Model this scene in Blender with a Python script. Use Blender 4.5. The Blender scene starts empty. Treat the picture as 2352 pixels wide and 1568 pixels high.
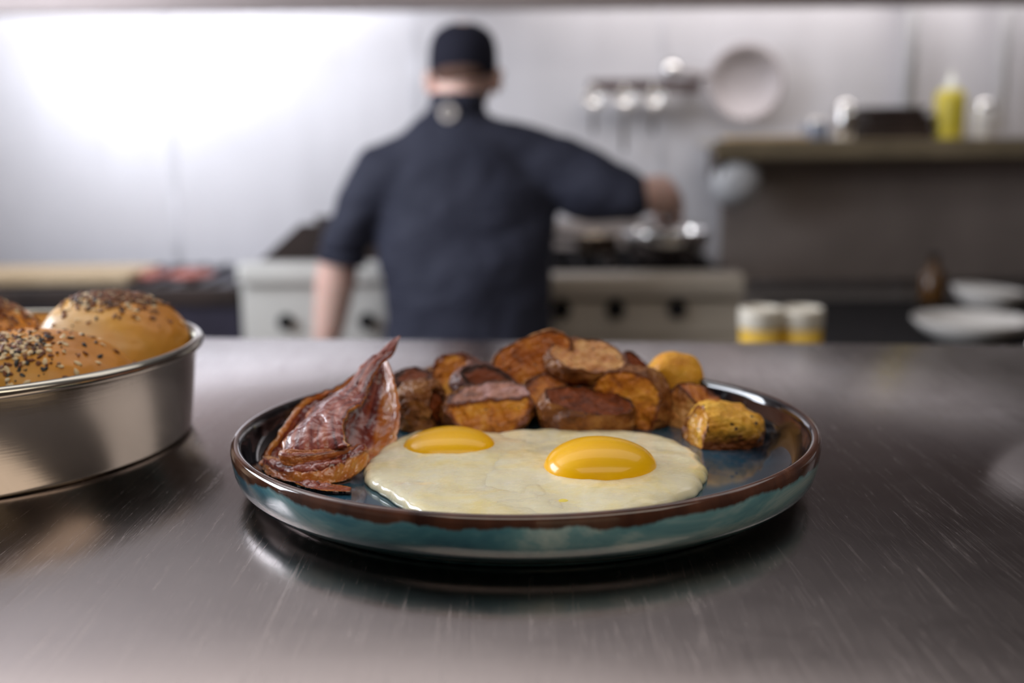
import bpy, bmesh, math, random
from math import sin, cos, pi, sqrt, radians, exp
from mathutils import Vector, Matrix, Euler, noise
from mathutils.bvhtree import BVHTree
C = bpy.context.scene.collection
S = bpy.context.scene
rnd = random.Random(7)

# ------------------------------------------------------------------ camera, world, exposure
Z0 = 1.15                                    # height of the steel pass counter
CAM = Vector((-0.0059, -0.5223, Z0 + 0.1589))
PITCH, ROLL, FPX = 0.17674, -0.009, 2352 * 40 / 36
_F = Vector((0, cos(PITCH), -sin(PITCH))); _U = Vector((0, sin(PITCH), cos(PITCH))); _R = Vector((1, 0, 0))
RC = cos(ROLL) * _R + sin(ROLL) * _U
UC = cos(ROLL) * _U - sin(ROLL) * _R
cam_d = bpy.data.cameras.new('camera'); cam = bpy.data.objects.new('camera', cam_d); C.objects.link(cam)
cam_d.sensor_width = 36; cam_d.lens = 40; cam_d.clip_start = .01
m = Matrix.Identity(4)
for i in range(3):
    m[i][0] = RC[i]; m[i][1] = UC[i]; m[i][2] = -_F[i]; m[i][3] = CAM[i]
cam.matrix_world = m
cam_d.dof.use_dof = True; cam_d.dof.focus_distance = 0.468; cam_d.dof.aperture_fstop = 5.0
cam_d.dof.aperture_blades = 0
S.camera = cam
w = bpy.data.worlds.new('world'); S.world = w; w.use_nodes = True
w.node_tree.nodes['Background'].inputs[0].default_value = (.55, .55, .6, 1)
w.node_tree.nodes['Background'].inputs[1].default_value = .06
S.view_settings.view_transform = 'Standard'; S.view_settings.look = 'None'
S.view_settings.exposure = 0.0; S.view_settings.gamma = 1; S.view_settings.use_curve_mapping = False
S.cycles.use_denoising = True
S.cycles.max_bounces = 8; S.cycles.sample_clamp_indirect = 6; S.cycles.caustics_reflective = False; S.cycles.caustics_refractive = False

def area(name, loc, rot, sx, sy, power, col):
    d = bpy.data.lights.new(name, 'AREA'); d.shape = 'RECTANGLE'; d.size = sx; d.size_y = sy
    d.energy = power; d.color = col
    o = bpy.data.objects.new(name, d); C.objects.link(o); o.location = loc; o.rotation_euler = rot
    return o
# daylight through the window on the left, the tube under the hood, the ceiling panels
L_WINDOW, L_HOOD, L_HOOD_FILL, L_CEIL, L_GUEST = 72, 11, 7, 11.5, 19
area('window_daylight', (-2.1, 1.0, 1.85), (0, radians(-90), 0), 1.0, 1.5, L_WINDOW, (.86, .91, 1))
area('hood_tube_light', (-1.1, 2.98, 1.92), (radians(28), 0, 0), 1.5, .14, L_HOOD, (.93, .95, 1))
area('hood_tube_light', (1.0, 2.98, 1.92), (radians(28), 0, 0), 1.9, .14, L_HOOD_FILL, (1, .96, .95))  # second tube, added to brighten the right half of the back wall
for lx, ly, sx_, p, c in ((-.1, .85, 3.6, L_CEIL, (1, .97, .96)), (.6, -1.2, 3.0, L_GUEST, (1, .90, .76))):
    area('ceiling_panel_light', (lx, ly, 2.665), (0, 0, 0), sx_, 1.0, p, c)

def ray(px, py):
    return _F + (px - 1176) / FPX * RC - (py - 784) / FPX * UC
def at(px, py, Y):
    d = ray(px, py); return CAM + d * ((Y - CAM.y) / d.y)
def onz(px, py, z):
    d = ray(px, py); return CAM + d * ((z - CAM.z) / d.z)

# ------------------------------------------------------------------ object helpers
def wloc(o):
    v = Vector((0, 0, 0))
    while o: v += o.location; o = o.parent
    return v
def tag(o, label=None, cat=None, group=None, kind=None):
    if label: o['label'] = label
    if cat: o['category'] = cat
    if group: o['group'] = group
    if kind: o['kind'] = kind
    return o
def thing(name, loc, label, cat, group=None):
    o = bpy.data.objects.new(name, None); C.objects.link(o); o.location = loc
    return tag(o, label, cat, group)
def link(name, me, mat, parent=None, smooth=True):
    if mat:
        for k in (mat if isinstance(mat, (list, tuple)) else [mat]): me.materials.append(k)
    if smooth: me.polygons.foreach_set('use_smooth', [True] * len(me.polygons))
    o = bpy.data.objects.new(name, me); C.objects.link(o)
    if parent: o.parent = parent
    return o
def obj(name, V, F, mat, parent=None, smooth=True):
    off = wloc(parent) if parent else Vector((0, 0, 0))
    me = bpy.data.meshes.new(name)
    me.from_pydata([tuple(Vector(v) - off) for v in V], [], F); me.update()
    return link(name, me, mat, parent, smooth)
def bm_obj(name, bm, mat, parent=None, smooth=False):
    off = wloc(parent) if parent else Vector((0, 0, 0))
    bmesh.ops.recalc_face_normals(bm, faces=bm.faces)
    for v in bm.verts: v.co -= off
    me = bpy.data.meshes.new(name); bm.to_mesh(me); bm.free()
    return link(name, me, mat, parent, smooth)
def boxes(name, lst, mat, parent=None, bev=.003, smooth=False):
    """lst of (x0,x1,y0,y1,z0,z1)"""
    bm = bmesh.new()
    for x0, x1, y0, y1, z0, z1 in lst:
        g = bmesh.ops.create_cube(bm, size=1)
        for v in g['verts']:
            v.co = Vector(((x0 + x1) / 2 + v.co.x * (x1 - x0), (y0 + y1) / 2 + v.co.y * (y1 - y0), (z0 + z1) / 2 + v.co.z * (z1 - z0)))
        if bev:
            es = list({e for v in g['verts'] for e in v.link_edges})
            bmesh.ops.bevel(bm, geom=es, offset=min(bev, .45 * min(abs(x1 - x0), abs(y1 - y0), abs(z1 - z0))), segments=2, affect='EDGES', profile=.6)
    return bm_obj(name, bm, mat, parent, smooth)
def lathe_vf(prof, loc, n=64, rot=None, fn=None):
    V = []; F = []; k = len(prof)
    for i in range(n):
        a = 2 * pi * i / n
        for r, z in prof:
            v = Vector((r * cos(a), r * sin(a), z))
            if fn: v = fn(v, a)
            if rot: v = rot @ v
            V.append(v + Vector(loc))
    for i in range(n):
        j = (i + 1) % n
        for q in range(k - 1):
            F.append((i * k + q, j * k + q, j * k + q + 1, i * k + q + 1))
    return V, F
def lathe(name, prof, loc, mat, parent=None, n=64, rot=None, fn=None):
    V, F = lathe_vf(prof, loc, n, rot, fn)
    o = obj(name, V, F, mat, parent)
    bm = bmesh.new(); bm.from_mesh(o.data)
    bmesh.ops.remove_doubles(bm, verts=bm.verts, dist=1e-5); bmesh.ops.recalc_face_normals(bm, faces=bm.faces)
    bm.to_mesh(o.data); bm.free()
    o.data.polygons.foreach_set('use_smooth', [True] * len(o.data.polygons))
    return o
def tube(name, pts, rad, mat, parent=None, n=12):
    pts = [Vector(p) for p in pts]; V = []; F = []
    rads = rad if isinstance(rad, (list, tuple)) else [rad] * len(pts)
    up = None
    for i, p in enumerate(pts):
        t = (pts[min(i + 1, len(pts) - 1)] - pts[max(i - 1, 0)]).normalized()
        if up is None: up = t.orthogonal().normalized()
        up = (up - t * up.dot(t)).normalized(); b = t.cross(up)
        for q in range(n):
            a = 2 * pi * q / n; V.append(p + (up * cos(a) + b * sin(a)) * rads[i])
    for i in range(len(pts) - 1):
        for q in range(n):
            r = (q + 1) % n; F.append((i * n + q, i * n + r, (i + 1) * n + r, (i + 1) * n + q))
    F.append(tuple(range(n))[::-1]); F.append(tuple(range((len(pts) - 1) * n, len(pts) * n)))
    return obj(name, V, F, mat, parent)
def spline(P, n):
    """Catmull-Rom resample"""
    P = [Vector(p) for p in P]; m_ = len(P); out = []
    for i in range(n):
        t = i / (n - 1) * (m_ - 1); k = min(int(t), m_ - 2); f = t - k
        a = P[max(k - 1, 0)]; b = P[k]; c = P[k + 1]; d = P[min(k + 2, m_ - 1)]
        out.append(.5 * ((2 * b) + (c - a) * f + (2 * a - 5 * b + 4 * c - d) * f * f + (3 * b - a - 3 * c + d) * f ** 3))
    return out
def ico(sub):
    bm = bmesh.new(); bmesh.ops.create_icosphere(bm, subdivisions=sub, radius=1)
    V = [v.co.copy() for v in bm.verts]; F = [tuple(v.index for v in f.verts) for f in bm.faces]; bm.free(); return V, F
def fbm(p, o=4): return noise.fractal(p, .8, 2.1, o)

# ------------------------------------------------------------------ materials
class M:
    def __init__(s, name, col=(.5, .5, .5), rough=.5, metal=0, spec=.5, coat=0, coat_r=.1, sss=0, sss_r=(.01, .006, .003)):
        s.m = bpy.data.materials.new(name); s.m.use_nodes = True; s.t = s.m.node_tree
        s.b = s.t.nodes['Principled BSDF']; s.set('Base Color', (*col, 1)); s.set('Roughness', rough); s.set('Metallic', metal)
        s.set('Specular IOR Level', spec); s.set('Coat Weight', coat); s.set('Coat Roughness', coat_r)
        if sss:
            s.set('Subsurface Weight', sss); s.set('Subsurface Radius', sss_r); s.set('Subsurface Scale', 1.0)
        s._co = None
    def set(s, k, v): s.b.inputs[k].default_value = v
    def n(s, t, **kw):
        x = s.t.nodes.new(t)
        for k, v in kw.items():
            if k in x.inputs: x.inputs[k].default_value = v
            else: setattr(x, k, v)
        return x
    def l(s, a, b): s.t.links.new(a, b)
    def co(s, scale=(1, 1, 1), rot=(0, 0, 0), out='Object'):
        if not s._co: s._co = s.n('ShaderNodeTexCoord')
        mp = s.n('ShaderNodeMapping'); mp.inputs['Scale'].default_value = scale; mp.inputs['Rotation'].default_value = rot
        s.l(s._co.outputs[out], mp.inputs[0]); return mp.outputs[0]
    def noise(s, sc, scale=(1, 1, 1), detail=5, rough=.55, dist=0, rot=(0, 0, 0), out='Object'):
        x = s.n('ShaderNodeTexNoise'); x.inputs['Scale'].default_value = sc; x.inputs['Detail'].default_value = detail
        x.inputs['Roughness'].default_value = rough; x.inputs['Distortion'].default_value = dist
        s.l(s.co(scale, rot, out), x.inputs['Vector']); return x.outputs['Fac']
    def voro(s, sc, scale=(1, 1, 1), feature='F1', rot=(0, 0, 0)):
        x = s.n('ShaderNodeTexVoronoi'); x.feature = feature; x.inputs['Scale'].default_value = sc
        s.l(s.co(scale, rot), x.inputs['Vector']); return x.outputs['Distance']
    def attr(s, name):
        x = s.n('ShaderNodeAttribute'); x.attribute_name = name; return x.outputs['Fac']
    def ramp(s, fac, stops, interp='LINEAR'):
        x = s.n('ShaderNodeValToRGB'); x.color_ramp.interpolation = interp; e = x.color_ramp.elements
        while len(e) < len(stops): e.new(.5)
        for q, (p, c) in zip(e, stops):
            q.position = p; q.color = (*c, 1) if isinstance(c, (tuple, list)) else (c, c, c, 1)
        s.l(fac, x.inputs[0]); return x.outputs[0]
    def mix(s, fac, a, b, mode='MIX'):
        x = s.n('ShaderNodeMix'); x.data_type = 'RGBA'; x.blend_type = mode
        for inp, v in ((x.inputs[0], fac), (x.inputs[6], a), (x.inputs[7], b)):
            if isinstance(v, (int, float)): inp.default_value = v
            elif isinstance(v, (tuple, list)): inp.default_value = (*v, 1)
            else: s.l(v, inp)
        return x.outputs[2]
    def math(s, op, a, b=0, clamp=False):
        x = s.n('ShaderNodeMath'); x.operation = op; x.use_clamp = clamp
        for i, v in enumerate((a, b)):
            if isinstance(v, (int, float)): x.inputs[i].default_value = v
            else: s.l(v, x.inputs[i])
        return x.outputs[0]
    def col(s, v): s.l(v, s.b.inputs['Base Color']); return s
    def rough(s, v): s.l(v, s.b.inputs['Roughness']); return s
    def bump(s, h, strength=.3, dist=.001):
        x = s.n('ShaderNodeBump'); x.inputs['Strength'].default_value = strength; x.inputs['Distance'].default_value = dist
        s.l(h, x.inputs['Height'])
        if s.b.inputs['Normal'].is_linked: s.l(s.b.inputs['Normal'].links[0].from_socket, x.inputs['Normal'])
        s.l(x.outputs[0], s.b.inputs['Normal']); return s
def plain(name, col, rough=.5, metal=0, var=.25, sc=6, bump=0, **kw):
    k = M(name, col, rough, metal, **kw)
    n = k.noise(sc)
    a = tuple(c * (1 - var) for c in col); b = tuple(min(1, c * (1 + var)) for c in col)
    k.col(k.ramp(n, [(.3, a), (.7, b)]))
    if bump: k.bump(k.noise(sc * 12), bump, .002)
    return k.m
def steel(name, col, rough=.35, brush=(1, 1, 40), var=.12, bump=.05, rvar=.1, metal=1):
    k = M(name, col, rough, metal)
    n = k.noise(2.2, detail=3)
    k.col(k.ramp(n, [(.25, tuple(c * (1 - var) for c in col)), (.75, tuple(min(1, c * (1 + var)) for c in col))]))
    g = k.noise(14, brush, 3)
    k.rough(k.math('ADD', k.math('MULTIPLY', g, rvar * 2), rough - rvar))
    if bump: k.bump(g, bump, .001)
    return k.m

def counter_mat():
    k = M('scratched_counter_steel', (.42, .385, .37), .25, 1)
    blot = k.noise(3.1, (1, 1, 1), 5, .6, .4)
    blot2 = k.noise(17, (1, 1.7, 1), 6, .65, 1.0)
    base = k.ramp(blot, [(.3, (.36, .30, .285)), (.7, (.47, .41, .395))])
    k.col(k.mix(k.math('MULTIPLY', blot2, .5), base, (.36, .315, .305)))
    r = k.math('ADD', k.math('MULTIPLY', blot, .20), .03)
    r = k.math('ADD', r, k.math('MULTIPLY', blot2, .10))
    acc = None
    for i, (ang, sc, st, th, amp) in enumerate(((22, 120, 26, .59, .8), (-58, 130, 22, .59, .8), (80, 110, 24, .59, .7), (10, 46, 34, .60, 1), (62, 60, 42, .60, 1), (-35, 52, 40, .61, 1), (98, 38, 30, .62, .9), (-72, 70, 46, .60, .8), (33, 30, 44, .63, 1.2), (-12, 85, 30, .59, .8), (140, 64, 36, .6, .9))):
        v = k.noise(sc * 4.2, (1, 1 / st, 1), 2, .5, .05, (0, 0, radians(ang)))
        line = k.ramp(v, [(th + .035, 0.0), (th + .045, 1.0), (th + .06, 0.0)])
        line = k.math('MULTIPLY', line, amp)
        acc = line if acc is None else k.math('ADD', acc, line)
    fine = k.noise(260, (1, .03, 1), 2, rot=(0, 0, radians(78)))
    fine2 = k.noise(260, (1, .04, 1), 2, rot=(0, 0, radians(12)))
    k.rough(k.math('ADD', r, k.math('MULTIPLY', acc, .07)))
    k.bump(acc, .07, .00015)
    k.bump(k.math('ADD', fine, fine2), .05, .0005)
    k.bump(k.noise(5, detail=2), .05, .004)
    return k.m
MT_counter = counter_mat()
MT_wall = steel('wall_steel_panel', (.72, .705, .74), .42, (1, 1, .05), .07, .06, metal=.3)
MT_seam = plain('panel_seam_strip', (.70, .69, .73), .4, .2)
MT_hood = steel('hood_steel', (.32, .27, .26), .45, (1, 1, 20), metal=.6)
MT_steel = steel('brushed_steel', (.58, .56, .54), .32, (20, 1, 1))
MT_warmsteel = steel('warm_worn_steel', (.56, .50, .42), .42, (20, 1, 1), .2, metal=.5)
MT_duskysteel = steel('soot_and_shade_steel', (.36, .31, .29), .42, (1, 1, .1), .3, metal=.5)  # soot brown on the riser; stands in for shade on the backguard
MT_polish = steel('polished_steel', (.74, .72, .70), .16, (1, 1, 8), .05, .02, .04)
MT_black = plain('black_cast_iron', (.010, .009, .010), .7, 0, .4, 20, .2, spec=.15)
MT_soot = plain('sooty_dark_metal', (.035, .022, .018), .5, .3, .5, 8)
MT_white = plain('white_glazed_ceramic', (.74, .70, .66), .22, 0, .04, 3)
MT_tile = plain('greasy_floor_tile', (.16, .12, .10), .5, 0, .3, 4)
MT_ceil = plain('ceiling_paint', (.62, .60, .59), .85, 0, .05, 2)
MT_guest = plain('beige_plaster', (.62, .54, .38), .8, 0, .1, 2)
MT_dim = plain('dim_brown_plaster', (.10, .07, .06), .8, 0, .1, 2)

# ------------------------------------------------------------------ the room
XL, XR, YB, YF, ZC = -2.2, 2.5, 3.35, -2.6, 2.7
def struct(o): o['kind'] = 'structure'; return o
fl = struct(boxes('floor', [(XL - .1, XR + .1, YF - .1, YB + .1, -.1, 0)], plain('dark_grout', (.06, .05, .045), .8), bev=0))
tm = None
ty = YF
for i in range(14):
    for j in range(12):
        x0 = XL + .2 + i * .335; y0 = YF + .2 + j * .47
        if tm is None:
            o = boxes('floor_tile', [(x0 - .163, x0 + .163, y0 - .23, y0 + .23, 0, .006)], MT_tile, fl, bev=.002); tm = o.data; bx0, by0 = x0, y0
        else:
            o = bpy.data.objects.new('floor_tile', tm); C.objects.link(o); o.parent = fl; o.location = (x0 - bx0, y0 - by0, 0)
struct(boxes('ceiling', [(XL - .1, XR + .1, YF - .1, YB + .1, ZC, ZC + .1)], MT_ceil, bev=0))
wb = struct(boxes('wall_back', [(XL - .1, XR + .1, YB, YB + .1, 0, ZC)], MT_dim, bev=0))
xs = [XL, -1.14, -.32, .50, 1.32, 2.14, XR]
for a, b in zip(xs, xs[1:]):
    boxes('steel_panel', [(a + .002, b - .002, YB - .006, YB, .12, ZC)], MT_wall, wb, bev=.002)
for a in xs[1:-1]:
    boxes('seam_strip', [(a - .012, a + .012, YB - .010, YB - .006, .12, ZC)], MT_seam, wb, bev=.001)
wl = struct(boxes('wall_left', [(XL - .1, XL, YF, YB, 0, 1.3), (XL - .1, XL, YF, YB, 2.4, ZC), (XL - .1, XL, YF, .2, 1.3, 2.4), (XL - .1, XL, 1.8, YB, 1.3, 2.4)], MT_ceil, bev=0))
struct(boxes('wall_right', [(XR, XR + .1, YF, YB, 0, ZC)], MT_dim, bev=0))
struct(boxes('wall_front', [(XL - .1, .15, YF - .1, YF, 0, ZC)], MT_dim, bev=0))
struct(boxes('wall_front', [(1.6, XR + .1, YF - .1, YF, 0, ZC)], MT_dim, bev=0))
struct(boxes('wall_front', [(.15, 1.6, YF - .1, YF, 0, ZC)], MT_guest, bev=0))
win = struct(boxes('window_1', [(XL - .08, XL - .02, .2, .26, 1.3, 2.4), (XL - .08, XL - .02, 1.74, 1.8, 1.3, 2.4), (XL - .08, XL - .02, .97, 1.03, 1.36, 2.34), (XL - .08, XL - .02, .26, 1.74, 1.3, 1.36), (XL - .08, XL - .02, .26, 1.74, 2.34, 2.4)], plain('white_window_frame', (.7, .7, .7), .4), bev=.004))
gl = M('window_glass', (.9, .95, 1), .02); gl.set('Transmission Weight', 1.0)
boxes('pane', [(XL - .055, XL - .049, .26, .97, 1.36, 2.34)], gl.m, win, bev=0)
boxes('pane', [(XL - .055, XL - .049, 1.03, 1.74, 1.36, 2.34)], gl.m, win, bev=0)

# ------------------------------------------------------------------ pass counter
pc = thing('pass_counter', (0, 0, 0), 'scratched brushed stainless steel pass counter under the breakfast plate', 'counter')
eL = onz(100, 768, Z0); eR = onz(2300, 787, Z0)
sl = (eR.y - eL.y) / (eR.x - eL.x)
def edgeY(x): return eL.y + (x - eL.x) * sl
V = []; F = []
prof = [(-1.25, -.04), (-1.262, -.03), (-1.265, -.012), (-1.26, -.003), (-1.25, 0)]
N = 12
X0, X1 = -1.5, 1.5
rows = []
for X in (X0, X1):
    ye = edgeY(X); r = .011
    row = [(X, -.75, Z0 - .04), (X, -.75, Z0 - .004), (X, -.746, Z0)]
    for q in range(9):
        a = q / 8 * pi * .5
        row.append((X, ye - r + r * sin(a), Z0 - r + r * cos(a)))
    row.append((X, ye, Z0 - .04)); rows.append(row)
k = len(rows[0]); V = rows[0] + rows[1]
F = [(q, q + 1, k + q + 1, k + q) for q in range(k - 1)] + [(k - 1, 0, k, 2 * k - 1), tuple(range(k))[::-1], tuple(range(k, 2 * k))]
o = obj('worktop', V, F, MT_counter, pc, smooth=False)
for q, p in enumerate(o.data.polygons):
    p.use_smooth = 2 <= q <= 11
boxes('body_panel', [(X0 + .04, X1 - .04, -.55, .20, .1, Z0 - .0405)], MT_steel, pc)
boxes('kick_plinth', [(X0 + .08, X1 - .08, -.5, .15, .0065, .1)], MT_black, pc)

# ------------------------------------------------------------------ breakfast plate
def plate_mat():
    k = M('reactive_teal_glaze', (.05, .15, .2), .08, 0, .6, coat=.5, coat_r=.05)
    sep = k.n('ShaderNodeSeparateXYZ'); k.l(k.co(), sep.inputs[0])
    z = sep.outputs[2]
    x, y = sep.outputs[0], sep.outputs[1]
    r2 = k.math('SQRT', k.math('ADD', k.math('MULTIPLY', x, x), k.math('MULTIPLY', y, y)))
    drip = k.noise(26, (1, 1, .12), 5, .6); drip2 = k.noise(90, (1, 1, .2), 3)
    lim = k.math('ADD', k.math('MULTIPLY', drip, .012), k.math('MULTIPLY', drip2, .0025))
    lim = k.math('ADD', lim, .0132)          # brown above this height outside
    fac = k.math('MULTIPLY', k.math('SUBTRACT', z, lim), 700, True)
    teal = k.ramp(k.noise(11, (1, 1, 3.0), 5, .6, .8), [(.30, (.04, .14, .21)), (.45, (.09, .27, .34)), (.56, (.20, .42, .47)), (.66, (.55, .70, .68))])
    brown = k.ramp(k.noise(60, (1, 1, .4), 4), [(.3, (.04, .015, .011)), (.6, (.12, .045, .025)), (.75, (.26, .13, .08))])
    outc = k.mix(fac, teal, brown)
    # inside: pale sheen painted at centre, navy outward, rim shadow painted into near-black wall
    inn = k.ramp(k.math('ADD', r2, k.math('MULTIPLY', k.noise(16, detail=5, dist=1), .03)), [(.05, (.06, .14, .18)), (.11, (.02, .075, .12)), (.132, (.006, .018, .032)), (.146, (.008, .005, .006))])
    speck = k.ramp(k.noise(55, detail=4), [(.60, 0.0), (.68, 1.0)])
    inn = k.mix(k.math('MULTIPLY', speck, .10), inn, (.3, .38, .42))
    g = k.n('ShaderNodeNewGeometry'); 
    isin = k.attr('inside')
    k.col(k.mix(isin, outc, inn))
    k.bump(k.noise(24, detail=2), .12, .002)
    return k.m
PX = onz(1206, 1020, Z0)  # not used for placement: plate centre is the origin
plate_prof_out = [(0, .003), (.108, .003), (.1105, .0028), (.1115, .0008), (.1135, 0), (.1165, .0004), (.1176, .0016), (.1180, .0028), (.1208, .0034), (.1216, .0042), (.1262, .0052), (.1302, .0074), (.1330, .0108), (.1344, .0150), (.1350, .0195), (.1353, .0235), (.1348, .0255), (.1338, .0266)]
plate_prof_in = [(.1325, .0268), (.1312, .0262), (.1302, .0248), (.1294, .0220), (.1284, .0180), (.1262, .0142), (.1228, .0112), (.1180, .0095), (.112, .0088), (.09, .0086), (.05, .0085), (0, .0085)]
def wob(v, a):
    t = max(0, v.z - .004) / .022
    v.z += .0084 * v.x * t + .0005 * sin(2 * a + 1) * t
    s_ = 1 + .004 * sin(2 * a + .6) * t; v.x *= s_; v.y *= s_
    return v
plate = lathe('breakfast_plate', plate_prof_out + plate_prof_in, (0, 0, Z0), None, None, 256, None, wob)
for v in plate.data.vertices: v.co.z -= Z0
plate.location = (0, 0, Z0)
tag(plate, 'round teal glazed plate with dark brown rim holding eggs, bacon and potatoes', 'plate')
at_ = plate.data.attributes.new('inside', 'FLOAT', 'POINT')
def is_in(v):
    r = sqrt(v.co.x ** 2 + v.co.y ** 2)
    return 1.0 if (v.co.z > .0082 and (r < .1332 and v.co.z > .0268 - (0.1332 - r) * 30 and True)) and not (r > .1215 and v.co.z < .0085) else 0.0
inn_z = sorted(plate_prof_in)
def zin(r):
    for (r0, z0), (r1, z1) in zip(inn_z, inn_z[1:]):
        if r0 <= r <= r1: return z0 + (z1 - z0) * (r - r0) / (r1 - r0 + 1e-9)
    return 1
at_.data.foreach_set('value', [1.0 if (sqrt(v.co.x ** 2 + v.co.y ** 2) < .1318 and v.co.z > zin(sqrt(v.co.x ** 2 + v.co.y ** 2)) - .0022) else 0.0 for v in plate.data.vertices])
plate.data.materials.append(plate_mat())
ZF = Z0 + .0087
PXZ = lambda px, py, z=.0: onz(px, py, Z0 + z)

# ------------------------------------------------------------------ fried eggs
def egg_white_mat():
    k = M('cooked_egg_white', (.80, .76, .60), .3, 0, .4, coat=.55, coat_r=.07, sss=.3, sss_r=(.006, .005, .003))
    n = k.noise(34, detail=5, dist=1.2); n2 = k.noise(95, (1, 2, 1), 4)
    c = k.ramp(n, [(.3, (.86, .80, .60)), (.5, (.92, .82, .53)), (.68, (.95, .78, .36))])
    k.col(k.mix(k.math('MULTIPLY', n2, .2), c, (.88, .82, .64)))
    k.rough(k.ramp(n2, [(.3, .16), (.7, .36)]))
    k.bump(n2, .16, .0008); k.bump(n, .22, .002)
    return k.m
MT_white_egg = egg_white_mat()
yk = M('runny_yolk', (.9, .45, .004), .3, 0, .25, coat=.45, coat_r=.07)
yk.col(yk.ramp(yk.noise(30, detail=2), [(.3, (.98, .50, .001)), (.7, (1.0, .57, .002))]))
yk.bump(yk.noise(40, detail=1), .06, .002)
MT_yolk = yk.m
def fried_egg(label, outline, yc, yr, ytop, zbase, seed, soft=0):
    """outline: world xy points around the white; yolk centre, radii, top height above counter"""
    root = thing('fried_egg', (yc[0], yc[1], ZF), label, 'egg', 'fried eggs on the plate')
    n = 160; m_ = 46
    pts = outline + outline[:3]
    ring = []
    P = [Vector((x, y, 0)) for x, y in outline]; L = len(P)
    for i in range(n):
        t = i / n * L; k = int(t); f = t - k
        a, b, c, d = P[(k - 1) % L], P[k % L], P[(k + 1) % L], P[(k + 2) % L]
        ring.append(.5 * ((2 * b) + (c - a) * f + (2 * a - 5 * b + 4 * c - d) * f * f + (3 * b - a - 3 * c + d) * f ** 3))
    cen = Vector((yc[0], yc[1], 0))
    V = []; F = []
    for j in range(m_ + 1):
        s_ = (j / m_)
        s_ = 1 - (1 - s_) ** 1.5
        for i in range(n):
            r = ring[i]
            e = r + (r - cen).normalized() * .0022 * noise.noise(Vector((r.x * 120, r.y * 120, seed)))
            p = cen + (e - cen) * s_
            d = (p - cen).length
            edge = (e - cen).length * (1 - s_)
            sf = .0022 + soft * max(0, (e - cen).normalized().x) ** 2
            h = .0046 * (1 - exp(-(edge / sf))) ** .6 if edge > 0 else 0
            h += .0022 * exp(-(d / (yr * 1.5)) ** 4)
            amp = min(1, edge / .006)
            h += amp * (.0010 * fbm(Vector((p.x * 38, p.y * 38, seed)), 2) + .00018 * noise.noise(Vector((p.x * 300, p.y * 220, seed + 4))))
            p.z = zbase + max(h, .0)
            V.append(p)
    for j in range(m_):
        for i in range(n):
            q = (i + 1) % n; F.append((j * n + i, (j + 1) * n + i, (j + 1) * n + q, j * n + q))
    # underside
    b0 = len(V)
    for i in range(n):
        p = V[m_ * n + i].copy(); p = cen + (p - cen) * .985; p.z = zbase - .0004 if zbase <= ZF + 1e-4 else zbase - .001; V.append(p)
    V.append(Vector((cen.x, cen.y, V[b0].z)))
    for i in range(n):
        q = (i + 1) % n; F.append((m_ * n + i, b0 + i, b0 + q, m_ * n + q)); F.append((b0 + i, len(V) - 1, b0 + q))
    obj('egg_white', V, F, MT_white_egg, root)
    # yolk
    V = []; F = []; n = 72; m_ = 22; zb = zbase + .0045
    for j in range(m_ + 1):
        a = j / m_ * pi / 2
        for i in range(n):
            th = 2 * pi * i / n
            rr = yr * (sin(a)) * (1 + .03 * sin(3 * th + seed) + .02 * sin(2 * th))
            V.append(Vector((yc[0] + rr * cos(th), yc[1] + rr * sin(th) * .93, zb - .0015 + (ytop - zb + .0015) * (max(cos(a), 0) ** .8))))
    for j in range(m_):
        for i in range(n):
            q = (i + 1) % n; F.append((j * n + i, j * n + q, (j + 1) * n + q, (j + 1) * n + i)[::-1])
    o = obj('yolk', V, F, MT_yolk, root)
    bm = bmesh.new(); bm.from_mesh(o.data); bmesh.ops.remove_doubles(bm, verts=bm.verts, dist=1e-6); bmesh.ops.recalc_face_normals(bm, faces=bm.faces); bm.to_mesh(o.data); bm.free()
    o.data.polygons.foreach_set('use_smooth', [True] * len(o.data.polygons))
    return root
def olz(lst, z=.0105): return [tuple(onz(a, b, Z0 + z)[:2]) for a, b in lst]
egg1 = olz([(833, 1092), (852, 1062), (888, 1034), (940, 1008), (1020, 1000), (1110, 1000), (1200, 1006), (1265, 1030), (1285, 1060), (1262, 1100), (1290, 1150), (1310, 1205), (1180, 1215), (1030, 1208), (960, 1186), (905, 1150), (862, 1122)])
egg2 = olz([(1128, 1010), (1200, 996), (1300, 992), (1420, 996), (1520, 1010), (1590, 1040), (1622, 1078), (1618, 1108), (1580, 1140), (1500, 1172), (1400, 1196), (1300, 1206), (1180, 1206), (1100, 1195), (1080, 1150), (1085, 1090), (1100, 1040)])
X1e = at(1032, 1030, .0045).x; X2e = at(1375, 1070, -.033).x
e1 = fried_egg('fried egg with the smaller yolk, left one next to the bacon', egg1, (X1e, .0045), .0222, Z0 + .0226, ZF + .0009, 3.1, .010)
e2 = fried_egg('fried egg with the larger yolk at the front, under the potatoes', egg2, (X2e, -.033), .0254, Z0 + .0272, ZF + .0004, 8.4)

def speck(name, px, py, z, r, mat, parent):
    c = onz(px, py, Z0 + z); iv, F = ico(3)
    obj(name, [c + Vector((v.x * r[0] * (1 + .2 * noise.noise(v * 2 + c * 300)), v.y * r[1], v.z * r[2])) for v in iv], F, mat, parent)
speck('yolk_drop', 1290, 1150, .0134, (.0036, .003, .0005), plain('pale_yolk_smear', (.86, .66, .12), .3), e2)
speck('pepper_speck', 1459, 1033, .0150, (.0006, .0005, .0004), MT_black, e2)

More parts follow.
